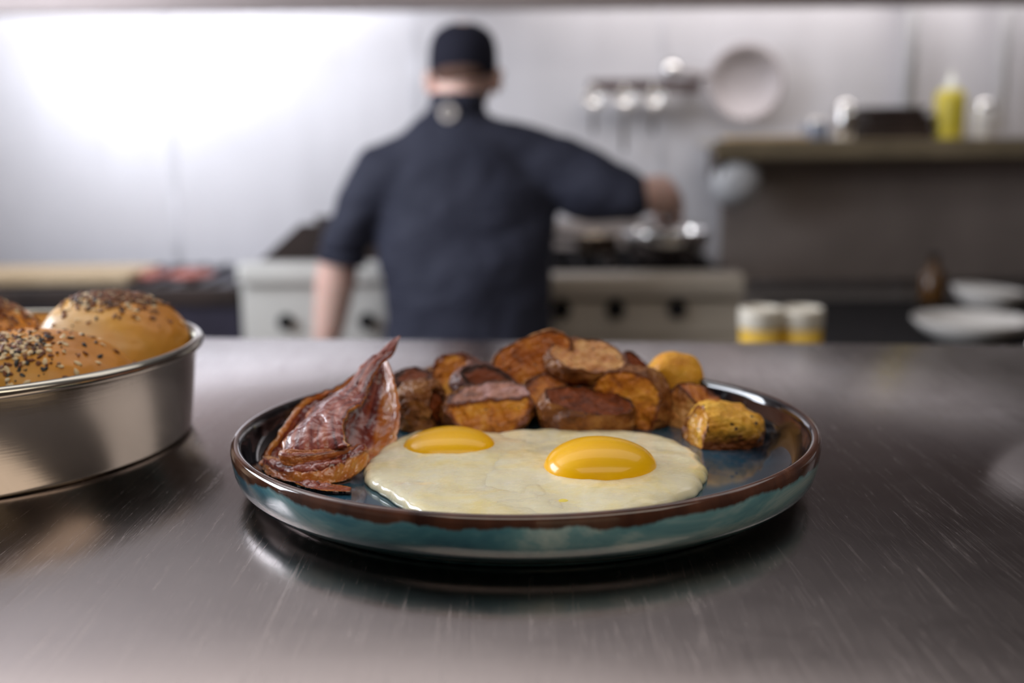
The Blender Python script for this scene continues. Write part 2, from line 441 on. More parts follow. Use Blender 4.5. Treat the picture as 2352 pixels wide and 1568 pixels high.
# ------------------------------------------------------------------ roasted potatoes
def potato_mats(kind):
    pal = {
        'gold': ((.78, .36, .038), (.60, .20, .018), (.20, .05, .012)),
        'orange': ((.62, .22, .025), (.45, .12, .014), (.13, .03, .008)),
        'yellow': ((.74, .40, .05), (.60, .26, .025), (.26, .08, .014)),
        'mauve': ((.42, .22, .20), (.36, .15, .09), (.10, .03, .02)),
        'dark': ((.11, .026, .008), (.20, .045, .010), (.03, .009, .004)),
        'pale': ((.70, .38, .13), (.52, .20, .05), (.20, .07, .03))}[kind]
    k = M('potato_flesh_' + kind, pal[0], .42, 0, .16 if kind == 'dark' else .4, coat=0 if kind == 'dark' else .1, coat_r=.2, sss=.12, sss_r=(.003, .0015, .0006))
    n = k.noise(85, detail=5, dist=.6); n2 = k.noise(240, detail=4)
    c = k.ramp(n, [(.36, pal[0]), (.55, pal[1]), (.70, pal[2])])
    e = k.math('ADD', k.attr('edge'), k.math('MULTIPLY', k.math('SUBTRACT', n, .5), 1.3))
    e = k.ramp(e, [(.36, 0.0), (.74, 1.0)])
    c = k.mix(e, c, pal[2])
    sp = k.ramp(k.noise(330, detail=2), [(.66, 0.0), (.72, 1.0)])
    c = k.mix(k.math('MULTIPLY', sp, .8), c, (.02, .01, .006))
    k.col(c); k.rough(k.ramp(n2, [(.3, .22), (.7, .6)]))
    k.bump(n2, .6, .0009); k.bump(n, .5, .0022)
    return k.m
def skin_mat(kind):
    pal = {'brown': ((.22, .075, .018), (.07, .020, .006), (.38, .17, .045)), 'purple': ((.12, .042, .028), (.03, .010, .009), (.24, .11, .085)),
           'yellow': ((.74, .38, .04), (.54, .22, .022), (.82, .50, .08)), 'gold': ((.78, .36, .03), (.64, .24, .02), (.85, .45, .05))}[kind]
    k = M('potato_skin_' + kind, pal[0], .38, 0, .25, coat=.06, coat_r=.2)
    n = k.noise(60, (1, 1, 1.6), 5, .6, .8); n2 = k.noise(210, detail=4)
    c = k.ramp(n, [(.32, pal[1]), (.5, pal[0]), (.66, pal[2])])
    if kind == 'yellow':
        sp = k.ramp(k.noise(130, detail=2), [(.62, 0.0), (.66, 1.0)])
        c = k.mix(sp, c, (.03, .014, .006))
        e = k.ramp(k.math('ADD', k.attr('low'), k.math('MULTIPLY', k.math('SUBTRACT', n, .5), .8)), [(.42, 0.0), (.85, 1.0)])
        c = k.mix(e, c, (.16, .045, .010))
    k.col(c); k.rough(k.ramp(n2, [(.3, .22), (.7, .55)]))
    k.bump(k.noise(75, (1, 1, 2.6), 4, .6, 1.5), .6, .0025); k.bump(n2, .3, .0006)
    return k.m
FL = {k: potato_mats(k) for k in ('gold', 'orange', 'yellow', 'mauve', 'dark', 'pale')}
SK = {k: skin_mat(k) for k in ('brown', 'purple', 'yellow', 'gold')}
ICO5 = ico(5); ICO6 = ico(6)
def potato(label, c, r, rot, cuts, flesh, skin, seed, sub=5, pw=2.2, wr=1.0):
    cen = at(*c); R_ = Euler([radians(a) for a in rot]).to_matrix()
    iv, F = ICO5 if sub == 5 else ICO6
    cut = [(Vector(q[:3]).normalized(), q[3]) for q in cuts]
    V = []; side = []; edge = []
    mr = min(r)
    for v in iv:
        # superellipsoid: a slightly boxy potato
        s_ = (abs(v.x) ** pw + abs(v.y) ** pw + abs(v.z) ** pw) ** (-1 / pw)
        d = v * s_
        p = Vector((d.x * r[0], d.y * r[1], d.z * r[2]))
        p = R_ @ p
        q = v * 1.4 + Vector((seed, seed * 2, 0))
        p += v * (mr * .16 * noise.noise(q * 1.1) + mr * .06 * wr * fbm(q * 3, 3))
        k = -1; 
        for i, (nn, dd) in enumerate(cut):
            e = p.dot(nn) - dd
            if e > 0:
                p = p - nn * e; k = i
                p += nn * (.0011 * fbm(p * 160 + Vector((seed, 0, 0)), 3) + .0004 * noise.noise(p * 500) - .0006)
        side.append(k)
        V.append(p)
    # distance to the cut rim, for the browned edge and its raised lip
    n_ = len(V); adj = [[] for _ in range(n_)]
    for f in F:
        for a, b in ((f[0], f[1]), (f[1], f[2]), (f[2], f[0])): adj[a].append(b); adj[b].append(a)
    dist = [9] * n_
    fr = [i for i in range(n_) if side[i] >= 0 and any(side[j] != side[i] for j in adj[i])]
    for i in fr: dist[i] = 0
    import collections
    dq = collections.deque(fr)
    while dq:
        i = dq.popleft()
        if dist[i] > 7: continue
        for j in adj[i]:
            if side[j] >= 0 and dist[j] > dist[i] + 1: dist[j] = dist[i] + 1; dq.append(j)
    for i in range(n_):
        if side[i] >= 0 and dist[i] < 4:
            V[i] = V[i] + cut[side[i]][0] * .0007 * (1 - dist[i] / 4) * (.6 + noise.noise(V[i] * 300))
    W = []
    for p in V:
        q = cen + p
        if q.z < ZF + .0003: q.z = ZF + .0003 + .00005 * noise.noise(p * 900)
        W.append(q)
    zmin = min(q.z for q in W); zmax = max(q.z for q in W)
    root = thing('potato_chunk', (cen.x, cen.y, zmin), label, 'potato', 'roasted potato chunks piled on the plate')
    def sub_obj(name, pred, mat):
        idx = {}; vs = []; fs = []; ed = []; lw = []
        for f in F:
            if pred(f):
                t = []
                for a in f:
                    if a not in idx:
                        idx[a] = len(vs); vs.append(W[a]); ed.append(max(0, 1 - dist[a] / 7) if side[a] >= 0 else 0); lw.append(1 - (W[a].z - zmin) / (zmax - zmin))
                    t.append(idx[a])
                fs.append(tuple(t))
        if not fs: return
        o = obj(name, vs, fs, mat, root)
        for nm, dat in (('edge', ed), ('low', lw)):
            a = o.data.attributes.new(nm, 'FLOAT', 'POINT'); a.data.foreach_set('value', dat)
        return o
    sub_obj('skin', lambda f: not all(side[a] >= 0 for a in f), SK[skin])
    mats = flesh if isinstance(flesh, (list, tuple)) else [flesh] * len(cuts)
    for i in range(len(cuts)):
        sub_obj('cut_face', lambda f, i=i: all(side[a] >= 0 for a in f) and max(side[a] for a in f) == i, FL[mats[i]])
    return root
potato('yellow speckled potato wedge alone at the front right of the pile, blackened spots', (1661, 997, .028), (.0196, .0165, .0150), (0, 14, -4), [(-.95, -.22, .20, .0150)], ['yellow'], 'yellow', 1.3, 6, 3.0, 1.3)
potato('large golden potato half with a mauve top face, behind the left yolk', (1122, 944, .058), (.0250, .0170, .0165), (0, -9, 4), [(-.05, -.30, .95, .0098), (.05, -.93, .38, .0098)], ['mauve', 'gold'], 'brown', 2.7, 6)
potato('very dark roasted potato half with reddish crust, middle of the front row', (1347, 946, .050), (.0255, .0165, .0170), (0, 6, -3), [(.12, -.22, .96, .0072)], ['dark'], 'brown', 4.1, 6)
potato('round potato half with golden cut face and brown skin rim, right of the dark half', (1453, 926, .064), (.0215, .0170, .0200), (0, 8, 0), [(-.30, -.94, .12, .0085)], ['gold'], 'brown', 5.9, 6, 2.1)
potato('wrinkled brown potato chunk leaning beside the bacon loop', (967, 946, .066), (.0145, .0150, .0165), (0, 0, 10), [(.8, -.5, .25, .0125)], ['dark'], 'brown', 7.3, 6, 2.4, 1.8)
potato('reddish brown potato wedge with peaked tip between golden half and yellow wedge', (1608, 948, .062), (.0205, .0150, .0165), (0, 24, 0), [(.45, -.35, .82, .0068), (-.55, -.75, .30, .0095)], ['orange', 'pale'], 'purple', 8.8, 6)
potato('smooth golden yellow potato piece at the back right of the pile', (1547, 884, .098), (.0170, .0150, .0185), (0, 12, 0), [(0, .9, -.3, .012)], ['gold'], 'gold', 9.4, 6, 2.1, .3)
potato('potato half with pale orange cut top and brown underside, topmost of the pile', (1345, 832, .080), (.0222, .0165, .0135), (-6, 8, 0), [(.12, -.42, .90, .0058)], ['pale'], 'brown', 10.2, 6)
potato('orange fried potato slab tilted up against the topmost half', (1224, 838, .086), (.0250, .0125, .0155), (0, -26, 0), [(-.15, -.93, .35, .0062)], ['orange'], 'brown', 11.6, 6, 2.6)
potato('golden potato chunk with charred top edge at the back left of the pile', (1052, 872, .098), (.0165, .0130, .0150), (0, 14, 0), [(-.35, -.85, .35, .0070)], ['gold'], 'purple', 12.5)
potato('dusky purple potato piece between the back golden chunk and mauve-topped half', (1112, 884, .082), (.0180, .0140, .0120), (0, 8, 0), [(.1, -.55, .83, .0090)], ['dark'], 'purple', 13.4)
potato('small amber potato piece with crisp blistered ridge above the gap in front row', (1252, 908, .072), (.0150, .0110, .0115), (0, -10, 0), [(0, -.75, .6, .0055)], ['orange'], 'brown', 14.9)
potato('small dark potato piece peeking out behind the bacon loop', (950, 892, .100), (.0145, .0110, .0120), (0, 0, 0), [(0, -.4, .9, .008)], ['dark'], 'purple', 15.2)
potato('olive brown potato piece low behind the wrinkled chunk', (1000, 890, .112), (.0130, .0110, .0110), (0, 6, 0), [(0, -.5, .8, .008)], ['pale'], 'brown', 16.2)
potato('dark potato tip poking up behind the round golden half', (1452, 862, .104), (.0120, .0110, .0150), (0, 20, 0), [(.6, -.3, .7, .0070)], ['dark'], 'purple', 17.8)
potato('potato piece buried in the middle of the pile in shadow', (1290, 900, .094), (.0200, .0150, .0150), (0, 0, 0), [(0, -.8, .5, .010)], ['orange'], 'brown', 18.1)
potato('potato piece buried under the topmost half toward the back', (1392, 893, .092), (.0190, .0150, .0145), (0, 0, 0), [(0, -.6, .7, .010)], ['dark'], 'brown', 19.6)

# ------------------------------------------------------------------ bacon
def bacon_mat():
    k = M('fried_bacon', (.25, .06, .03), .3, 0, .55, coat=.8, coat_r=.07, sss=.08, sss_r=(.003, .001, .0005))
    uv = k.n('ShaderNodeUVMap'); mp = k.n('ShaderNodeMapping'); mp.inputs['Scale'].default_value = (5, 1.3, 1); k.l(uv.outputs[0], mp.inputs[0])
    nb = k.n('ShaderNodeTexNoise'); nb.inputs['Scale'].default_value = 1.6; nb.inputs['Detail'].default_value = 5; nb.inputs['Distortion'].default_value = .6; k.l(mp.outputs[0], nb.inputs[0])
    meat = k.ramp(nb.outputs['Fac'], [(.34, (.07, .006, .004)), (.47, (.20, .024, .014)), (.60, (.38, .085, .045)), (.70, (.38, .085, .02))])
    n2 = k.noise(230, detail=4); n3 = k.noise(70, detail=4, dist=.7)
    fat = k.ramp(n3, [(.3, (.30, .060, .008)), (.5, (.56, .16, .020)), (.72, (.70, .32, .07))])
    f = k.math('ADD', k.attr('fat'), k.math('MULTIPLY', k.math('SUBTRACT', n3, .5), .7))
    c = k.mix(k.ramp(f, [(.35, 0.0), (.6, 1.0)]), meat, fat)
    ch = k.ramp(k.math('ADD', k.attr('char'), k.math('MULTIPLY', k.math('SUBTRACT', n2, .5), 1.0)), [(.45, 0.0), (.95, 1.0)])
    c = k.mix(ch, c, (.065, .014, .006))
    k.col(c); k.rough(k.ramp(n2, [(.3, .12), (.7, .34)]))
    k.bump(n2, .7, .0011); k.bump(n3, .5, .0025)
    return k.m
MT_bacon = bacon_mat()
def rasher(name, label, A, B, seed, bow=0.004, T=.0011, fatA=.12, fatB=.12, n=150, m_=44, wave=.0012, charA=1, charB=1, endchar=0, lip=0.0, group='bacon rashers on the plate'):
    """A and B are the two long edges as (px,py,Y)"""
    a = spline([at(*p) for p in A], n); b = spline([at(*p) for p in B], n)
    G = []
    mid = CAM
    for i in range(n):
        v = i / (n - 1); row = []
        for j in range(m_):
            u = j / (m_ - 1)
            p = a[i].lerp(b[i], u)
            row.append(p)
        G.append(row)
    def normal(i, j):
        du = G[i][min(j + 1, m_ - 1)] - G[i][max(j - 1, 0)]; dv = G[min(i + 1, n - 1)][j] - G[max(i - 1, 0)][j]
        x = du.cross(dv)
        return x.normalized() if x.length > 1e-12 else Vector((0, -1, 0))
    Nn = [[normal(i, j) for j in range(m_)] for i in range(n)]
    flip = -1 if sum(Nn[i][m_ // 2].dot(CAM - G[i][m_ // 2]) for i in range(0, n, 8)) < 0 else 1
    G2 = []
    for i in range(n):
        v = i / (n - 1); row = []
        env = min(1, 8 * v, 8 * (1 - v)) ** .5
        for j in range(m_):
            u = j / (m_ - 1)
            p = G[i][j]; nn = Nn[i][j] * flip
            q = Vector((u * 2.4, v * 6, seed))
            d = bow * sin(pi * u) * env
            d += wave * (1.4 * noise.noise(Vector((u * 1.5, v * 5, seed))) + .9 * noise.noise(q * 2.3) + .35 * noise.noise(q * 6))
            rim_ = (exp(-(u / .07) ** 2) + exp(-((1 - u) / .07) ** 2))
            d += lip * rim_
            d *= min(1, (b[i] - a[i]).length / .014)
            # ragged, frilled edges
            w_ = (b[i] - a[i]) * (.045 * rim_ * noise.noise(Vector((v * 26, u * 3, seed + 5))))
            row.append(p + nn * d + w_)
        G2.append(row)
    G = G2; Nn = [[normal(i, j) * flip for j in range(m_)] for i in range(n)]
    V = []; UV = []; fat = []; char = []
    for s_ in (1, -1):
        for i in range(n):
            v = i / (n - 1); ev = max(0, 1 - (2 * v - 1) ** 24) ** .5
            for j in range(m_):
                u = j / (m_ - 1); t = T * max(.0, 1 - (2 * u - 1) ** 10) ** .5 * ev
                t *= min(1, .25 + (b[i] - a[i]).length / .012) * (1 - .35 * v ** 3)
                t *= 1 + .5 * (exp(-((u - .06) / .06) ** 2) + exp(-((1 - u - .06) / .06) ** 2))
                q = G[i][j] + Nn[i][j] * t * s_
                fz = ZF + (.0018 if s_ * Nn[i][j].z > 0 else .0004)
                if q.z < fz: q.z = fz
                V.append(q); UV.append((u, v))
                fat.append(max(0, 1 - u / fatA if fatA else 0, 1 - (1 - u) / fatB if fatB else 0) * 1.6)
                char.append(max(charA * exp(-(u / .035) ** 2), charB * exp(-((1 - u) / .035) ** 2), endchar * exp(-(v / .06) ** 2), endchar * exp(-((1 - v) / .06) ** 2)))
    F = []; h = n * m_
    for i in range(n - 1):
        for j in range(m_ - 1):
            q = (i * m_ + j, i * m_ + j + 1, (i + 1) * m_ + j + 1, (i + 1) * m_ + j)
            F.append(q); F.append(tuple(h + x for x in q[::-1]))
    for i in range(n - 1):
        for j, sg in ((0, 1), (m_ - 1, -1)):
            x = i * m_ + j; y = (i + 1) * m_ + j
            F.append((x, y, h + y, h + x) if sg > 0 else (y, x, h + x, h + y))
    for j in range(m_ - 1):
        F.append((j + 1, j, h + j, h + j + 1)); x = (n - 1) * m_ + j; F.append((x, x + 1, h + x + 1, h + x))
    o = obj(name, V, F, MT_bacon)
    loc = Vector((sum(v.x for v in V) / len(V), sum(v.y for v in V) / len(V), min(v.z for v in V)))
    for vv in o.data.vertices: vv.co -= loc
    o.location = loc
    bm = bmesh.new(); bm.from_mesh(o.data); bmesh.ops.recalc_face_normals(bm, faces=bm.faces); bm.to_mesh(o.data); bm.free()
    uvl = o.data.uv_layers.new(name='UVMap')
    for lp in o.data.loops: uvl.data[lp.index].uv = UV[lp.vertex_index]
    for nm, dat in (('fat', fat), ('char', char)):
        x = o.data.attributes.new(nm, 'FLOAT', 'POINT'); x.data.foreach_set('value', dat)
    o.data.polygons.foreach_set('use_smooth', [True] * len(o.data.polygons))
    return tag(o, label, 'bacon', group)
rasher('bacon_rasher', 'wide bacon rasher leaning at the back left with frilly brown outer edge',
       [(594, 1072, -.014), (604, 1040, -.008), (640, 994, .004), (682, 930, .022), (738, 900, .034), (790, 882, .045), (838, 844, .056), (872, 826, .062)],
       [(690, 1100, -.022), (720, 1070, -.012), (745, 1030, .002), (775, 985, .018), (800, 950, .028), (820, 920, .036), (850, 885, .048), (884, 850, .055)],
       1.7, bow=-.003, fatA=.13, fatB=.05, lip=.0012, wave=.0018)
rasher('bacon_rasher', 'glossy pleated middle bacon rasher rising to a thin pointed tip',
       [(640, 1052, -.024), (655, 1016, -.014), (690, 982, .000), (712, 948, .014), (750, 922, .024), (800, 892, .034), (850, 838, .046), (870, 815, .050), (912, 776, .056)],
       [(806, 1030, -.030), (794, 1000, -.022), (788, 975, -.014), (806, 948, -.004), (832, 932, .006), (842, 902, .018), (868, 846, .036), (900, 816, .045), (920, 770, .055)],
       4.2, bow=.0035, fatA=.14, fatB=.05, wave=.0014, endchar=.5)
rasher('bacon_rasher', 'bacon rasher curved into a loop with a broad brown fat edge beside the potatoes',
       [(842, 1064, -.012), (868, 1056, -.004), (902, 1024, .010), (916, 986, .020), (918, 936, .032), (906, 876, .044), (888, 826, .054)],
       [(780, 1046, -.010), (780, 1028, .002), (782, 1008, .012), (788, 978, .022), (808, 936, .034), (836, 884, .046), (868, 838, .056)],
       6.9, bow=-.0045, fatA=.62, fatB=.06, wave=.0009, charA=.3, lip=.001)
rasher('bacon_rasher', 'brown folded bacon rasher lying lowest at the front of the bacon',
       [(606, 1078, -.020), (640, 1104, -.032), (700, 1124, -.040), (760, 1122, -.040), (812, 1096, -.032), (848, 1062, -.018)],
       [(612, 1052, -.012), (656, 1068, -.022), (710, 1074, -.026), (760, 1058, -.024), (800, 1036, -.016), (832, 1026, -.008)],
       9.3, bow=.0050, T=.0014, fatA=.5, fatB=.35, wave=.0016, charA=.5, charB=1)
rasher('bacon_rasher', 'thick orange-brown folded lip of bacon under the glossy middle rasher',
       [(640, 1050, -.030), (658, 1068, -.032), (700, 1068, -.032), (750, 1056, -.030), (800, 1038, -.026)],
       [(642, 1040, -.027), (664, 1034, -.029), (706, 1036, -.029), (752, 1032, -.028), (806, 1026, -.025)],
       11.3, bow=.0035, T=.0012, fatA=.8, fatB=.4, wave=.0009, charB=.9)
rasher('bacon_piece', 'small crisp broken bacon piece under the front rasher by the rim',
       [(664, 1110, -.036), (700, 1132, -.046), (750, 1146, -.052), (806, 1148, -.053)],
       [(690, 1100, -.032), (722, 1110, -.038), (760, 1118, -.042), (808, 1134, -.047)],
       12.8, bow=.0022, T=.0012, fatA=.2, fatB=.2, n=70, m_=24, wave=.0016, endchar=1)

# ------------------------------------------------------------------ bread tin and seeded rolls
TC = Vector((-.310, .075, Z0)); TR = .1315
tin_m = M('worn_tin_steel', (.66, .60, .52), .17, 1)
nn = tin_m.noise(5, (1, 1, 1), 4, .6, .5)
tin_m.col(tin_m.ramp(nn, [(.3, (.52, .49, .42)), (.7, (.70, .66, .57))]))
tin_m.rough(tin_m.ramp(tin_m.noise(12, detail=5), [(.3, .06), (.7, .17)]))
tin_m.bump(tin_m.noise(40, (1, 1, 30), 2), .05, .0006); tin_m.bump(tin_m.noise(6, detail=2), .25, .004)
tin = lathe('baking_tin', [(0, .0), (TR - .0085, 0), (TR - .0065, .0008), (TR - .0055, .003), (TR - .0005, .0462), (TR + .0015, .0468), (TR + .0032, .0484), (TR + .0036, .0504), (TR + .0024, .0522), (TR + .0004, .0530), (TR - .0012, .0524), (TR - .0020, .050), (TR - .0065, .004), (TR - .009, .0018), (0, .0018)], (0, 0, 0), tin_m.m, None, 192)
tin.location = TC; tag(tin, 'round steel baking tin with rolled rim holding seeded rolls', 'baking tin')
def roll_mat():
    k = M('baked_bread_crust', (.5, .25, .07), .42, 0, .45, coat=.12, coat_r=.2, sss=.1, sss_r=(.004, .002, .001))
    n = k.noise(16, detail=4, dist=.5); n2 = k.noise(150, detail=4)
    a = k.math('ADD', k.attr('bake'), k.math('MULTIPLY', k.math('SUBTRACT', n, .5), .5))
    c = k.ramp(a, [(.05, (.78, .60, .36)), (.3, (.82, .43, .07)), (.6, (.70, .27, .018)), (.9, (.28, .08, .016))])
    k.col(k.mix(k.math('MULTIPLY', n2, .25), c, (.55, .26, .06)))
    k.bump(n2, .2, .0006); k.bump(n, .25, .004)
    return k.m
MT_roll = roll_mat()
MT_sesame = plain('toasted_sesame', (.85, .66, .38), .4, 0, .15, 300, coat=.2)
MT_dsesame = plain('dark_toasted_sesame', (.34, .16, .06), .45, 0, .35, 300)
MT_nigella = plain('black_seed_coat', (.015, .012, .012), .45, 0, .3, 300)
MT_flake = plain('brown_onion_flakes', (.20, .065, .022), .55, 0, .6, 400)
def seed_mesh(name, L, W, H, mat):
    bm = bmesh.new(); bmesh.ops.create_icosphere(bm, subdivisions=2, radius=1)
    for v in bm.verts:
        t = v.co.x; wd = 1 - .45 * max(0, t)
        v.co = Vector((t * L, v.co.y * W * wd, v.co.z * H * wd))
    me = bpy.data.meshes.new(name); bm.to_mesh(me); bm.free(); me.materials.append(mat)
    me.polygons.foreach_set('use_smooth', [True] * len(me.polygons)); return me
SM = [seed_mesh('sesame_seed', .0021, .00125, .0006, MT_sesame), seed_mesh('toasted_sesame_seed', .0020, .0012, .0008, MT_dsesame), seed_mesh('black_seed', .0019, .0010, .0009, MT_nigella)]
def seeded_roll(label, cen, r, seed, bakefn, topdir, spread, counts, flakes, poppies):
    root = thing('seeded_roll', (cen.x, cen.y, cen.z - r[2]), label, 'bread roll', 'seeded rolls in the baking tin')
    V = []; bake = []
    iv, F = ICO6
    for v in iv:
        s_ = (abs(v.x) ** 2.3 + abs(v.y) ** 2.3 + abs(v.z) ** 2.3) ** (-1 / 2.3)
        d = v * s_
        q = v * 1.3 + Vector((seed, 0, seed))
        k = 1 + .05 * noise.noise(q) + .012 * fbm(q * 4, 3)
        p = Vector((d.x * r[0], d.y * r[1], d.z * r[2])) * k
        g = cen + p; hz_ = Vector((g.x - TC.x, g.y - TC.y, 0)); lim = TR - .0035 - .004 * max(0, 1 - (g.z - Z0) / .045)
        if hz_.length > lim and g.z < Z0 + .056: g -= hz_.normalized() * (hz_.length - lim)
        if g.z < Z0 + .0022: g.z = Z0 + .0022
        V.append(g); bake.append(bakefn(v, p))
    o = obj('crust', V, F, MT_roll, root)
    a = o.data.attributes.new('bake', 'FLOAT', 'POINT'); a.data.foreach_set('value', bake)
    bvh = BVHTree.FromPolygons(V, F)
    rr = random.Random(int(seed * 100))
    td = Vector(topdir).normalized()
    def hit():
        for _ in range(60):
            d = Vector((rr.gauss(0, 1), rr.gauss(0, 1), rr.gauss(0, 1))).normalized() * abs(rr.gauss(0, spread)) + td
            d = Vector((d.x, d.y, d.z)).normalized()
            d2 = Vector((d.x * r[0], d.y * r[1], d.z * r[2])) * 3
            h = bvh.ray_cast(cen + d2, -d2.normalized())
            if h[0] and h[1].dot(CAM - h[0]) > -.03: return h[0], h[1]
        return None
    base = wloc(root)
    for me, cnt in zip(SM, counts):
        for _ in range(cnt):
            h = hit()
            if not h: continue
            ob = bpy.data.objects.new(me.name, me); C.objects.link(ob); ob.parent = root
            q = h[1].to_track_quat('Z', 'Y').to_matrix().to_4x4() @ Matrix.Rotation(rr.uniform(0, 6.28), 4, 'Z') @ Matrix.Rotation(rr.gauss(0, .25), 4, 'Y')
            ob.rotation_euler = q.to_euler(); ob.location = h[0] + h[1] * .00022 - base
            s_ = rr.uniform(.8, 1.15); ob.scale = (s_, s_, s_)
    bm = bmesh.new()
    for _ in range(flakes):
        h = hit()
        if not h: continue
        g = bmesh.ops.create_icosphere(bm, subdivisions=1, radius=1)
        s_ = Vector((rr.uniform(.0008, .0027), rr.uniform(.0006, .0018), rr.uniform(.0004, .0012)))
        mt = Matrix.Translation(h[0] + h[1] * .0003) @ h[1].to_track_quat('Z', 'Y').to_matrix().to_4x4() @ Euler((rr.gauss(0, .4), rr.gauss(0, .4), rr.uniform(0, 6))).to_matrix().to_4x4()
        for v in g['verts']:
            v.co = mt @ Vector((v.co.x * s_.x * rr.uniform(.7, 1.3), v.co.y * s_.y * rr.uniform(.7, 1.3), v.co.z * s_.z))
    tag(bm_obj('onion_flakes', bm, MT_flake, root), kind='stuff')
    bm = bmesh.new()
    for _ in range(poppies):
        h = hit()
        if not h: continue
        bmesh.ops.create_icosphere(bm, subdivisions=1, radius=rr.uniform(.00035, .0006), matrix=Matrix.Translation(h[0] + h[1] * .0002))
    tag(bm_obj('poppy_seeds', bm, MT_nigella, root, True), kind='stuff')
    return root
def bake1(v, p): return .30 + .30 * v.z * v.z + .28 * max(0, v.x - .1) + .05 * v.z
def bake2(v, p): return max(0, -.02 + .75 * max(0, v.z - .45) + .55 * max(0, v.x + .05) + .05)
def bake3(v, p): return .45 + .25 * v.z
rz = .042
seeded_roll('glossy golden roll dotted with sesame and black seeds, front of the tin', Vector((-.245, .040, Z0 + .0665 - rz)), (.051, .042, rz), 2.3, bake1, (0, -.65, 1), .75, (125, 12, 55), 130, 170)
seeded_roll('taller roll with pale side and dense dark seed crust, back right of the tin', Vector((-.2340, .120, Z0 + .0745 - .046)), (.0450, .042, .046), 5.1, bake2, (.08, -.02, 1), .36, (180, 260, 190), 600, 150)
seeded_roll('browned roll with crumbly onion topping, back left of the tin at the frame edge', Vector((-.325, .125, Z0 + .0730 - .046)), (.050, .046, .046), 7.7, bake3, (.3, -.1, 1), .55, (60, 130, 40), 600, 90)

# ------------------------------------------------------------------ cooking line behind
def bx_px(px0, px1, pyt, Y0, Y1, z0=.006):
    a = at(px0, pyt, Y0); b = at(px1, pyt, Y0); return (a.x, b.x, Y0, Y1, z0, a.z)
# hood
hd = thing('exhaust_hood', (0, 3.0, 1.7), 'wide grey stainless exhaust hood along the top of the back wall', 'hood')
zh = at(1176, 10, 2.85).z
boxes('front_panel', [(XL + .02, XR - .02, 2.84, 2.86, zh, 2.695)], MT_hood, hd)
boxes('lip', [(XL + .02, XR - .02, 2.82, 2.9, zh - .012, zh + .03)], MT_hood, hd)
boxes('top_rib', [(XL + .02, XR - .02, 2.825, 2.84, 2.18, 2.21)], MT_hood, hd)
for i in range(9):
    x = XL + .05 + i * .515
    o = boxes('grease_filter', [(x, x + .5, 2.95, 3.33, 2.05, 2.07)], MT_duskysteel, hd)
lf = thing('strip_light', (-1.1, 3.0, 1.82), 'white tube light fitted under the hood at the left', 'light')
lf2 = thing('strip_light', (1.0, 3.0, 1.82), 'added white tube light under the hood, brightening the right of the wall', 'light')
boxes('housing', [(.02, 1.98, 2.90, 3.06, 1.965, 2.0)], plain('white_enamel_right', (.8, .8, .8), .4), lf2)
boxes('housing', [(-1.88, -.32, 2.90, 3.06, 1.965, 2.0)], plain('white_enamel', (.8, .8, .8), .4), lf)
# ceiling panels
for lx, ly, hw_, lab in ((-.1, .85, 1.85, 'long flat ceiling light panel over the cooking aisle'), (.6, -1.2, 1.55, 'flat ceiling light panel over the guest side behind the counter')):
    cl = thing('ceiling_light', (lx, ly, 2.68), lab, 'light', 'ceiling light panels')
    boxes('frame', [(lx - hw_, lx + hw_, ly - .55, ly + .55, 2.672, 2.699)], MT_white, cl)
# grill on the far left
gr = thing('char_grill', (-1.3, 2.9, 0), 'low dark char grill unit at the far left below the shiny wall', 'grill')
b = bx_px(-420, 545, 668, 2.62, 3.3); boxes('body', [(b[0], b[1], 2.64, 3.32, .1, b[5] - .012)], plain('navy_dark_enamel', (.030, .026, .045), .4), gr)
boxes('top_rail', [(b[0], b[1], 2.62, 2.66, b[5] - .05, b[5])], MT_soot, gr)
zg = b[5]
for i in range(16):
    x = b[0] + .03 + i * (b[1] - b[0] - .06) / 15
    boxes('grate_bar', [(x - .006, x + .006, 2.67, 3.25, zg - .012, zg)], MT_black, gr, .002)
for x in (b[0] + .05, b[1] - .05):
    for y in (2.7, 3.25): tube('leg', [(x, y, .0065), (x, y, .105)], .02, MT_black, gr)
# pale low shelf of the grill
wood = M('pale_maple_board', (.52, .38, .22), .6); wood.col(wood.ramp(wood.noise(6, (1, 14, 1), 4), [(.3, (.45, .32, .18)), (.7, (.6, .45, .28))]))
p0 = at(-120, 655, 2.72); p1 = at(300, 655, 2.72)
cb = boxes('cutting_board', [(p0.x, p1.x, 2.70, 2.98, zg + .0005, zg + .028)], wood.m, None, .006); tag(cb, 'pale wooden cutting board lying on the dark grill at the far left', 'cutting board')
red = plain('reddish_terracotta', (.42, .13, .10), .5, 0, .3, 20)
for i, (pa, pb, lab) in enumerate(((318, 375, 'small dull pink raw steak on the grill beside the board'), (384, 484, 'wider red raw steak on the grill left of the griddle'))):
    pa_, pb_ = at(pa, 655, 2.76), at(pb, 655, 2.76)
    cx = (pa_.x + pb_.x) / 2; hw = (pb_.x - pa_.x) / 2
    V = []; 
    iv, F = ICO5
    for v in iv: V.append(Vector((cx + v.x * hw * (1 + .15 * noise.noise(v * 2)), 2.80 + v.y * .07, zg + .016 + v.z * .016 * (1 + .2 * noise.noise(v * 3)))))
    tag(obj('steak', V, F, red), lab, 'steak', 'steaks on the char grill')
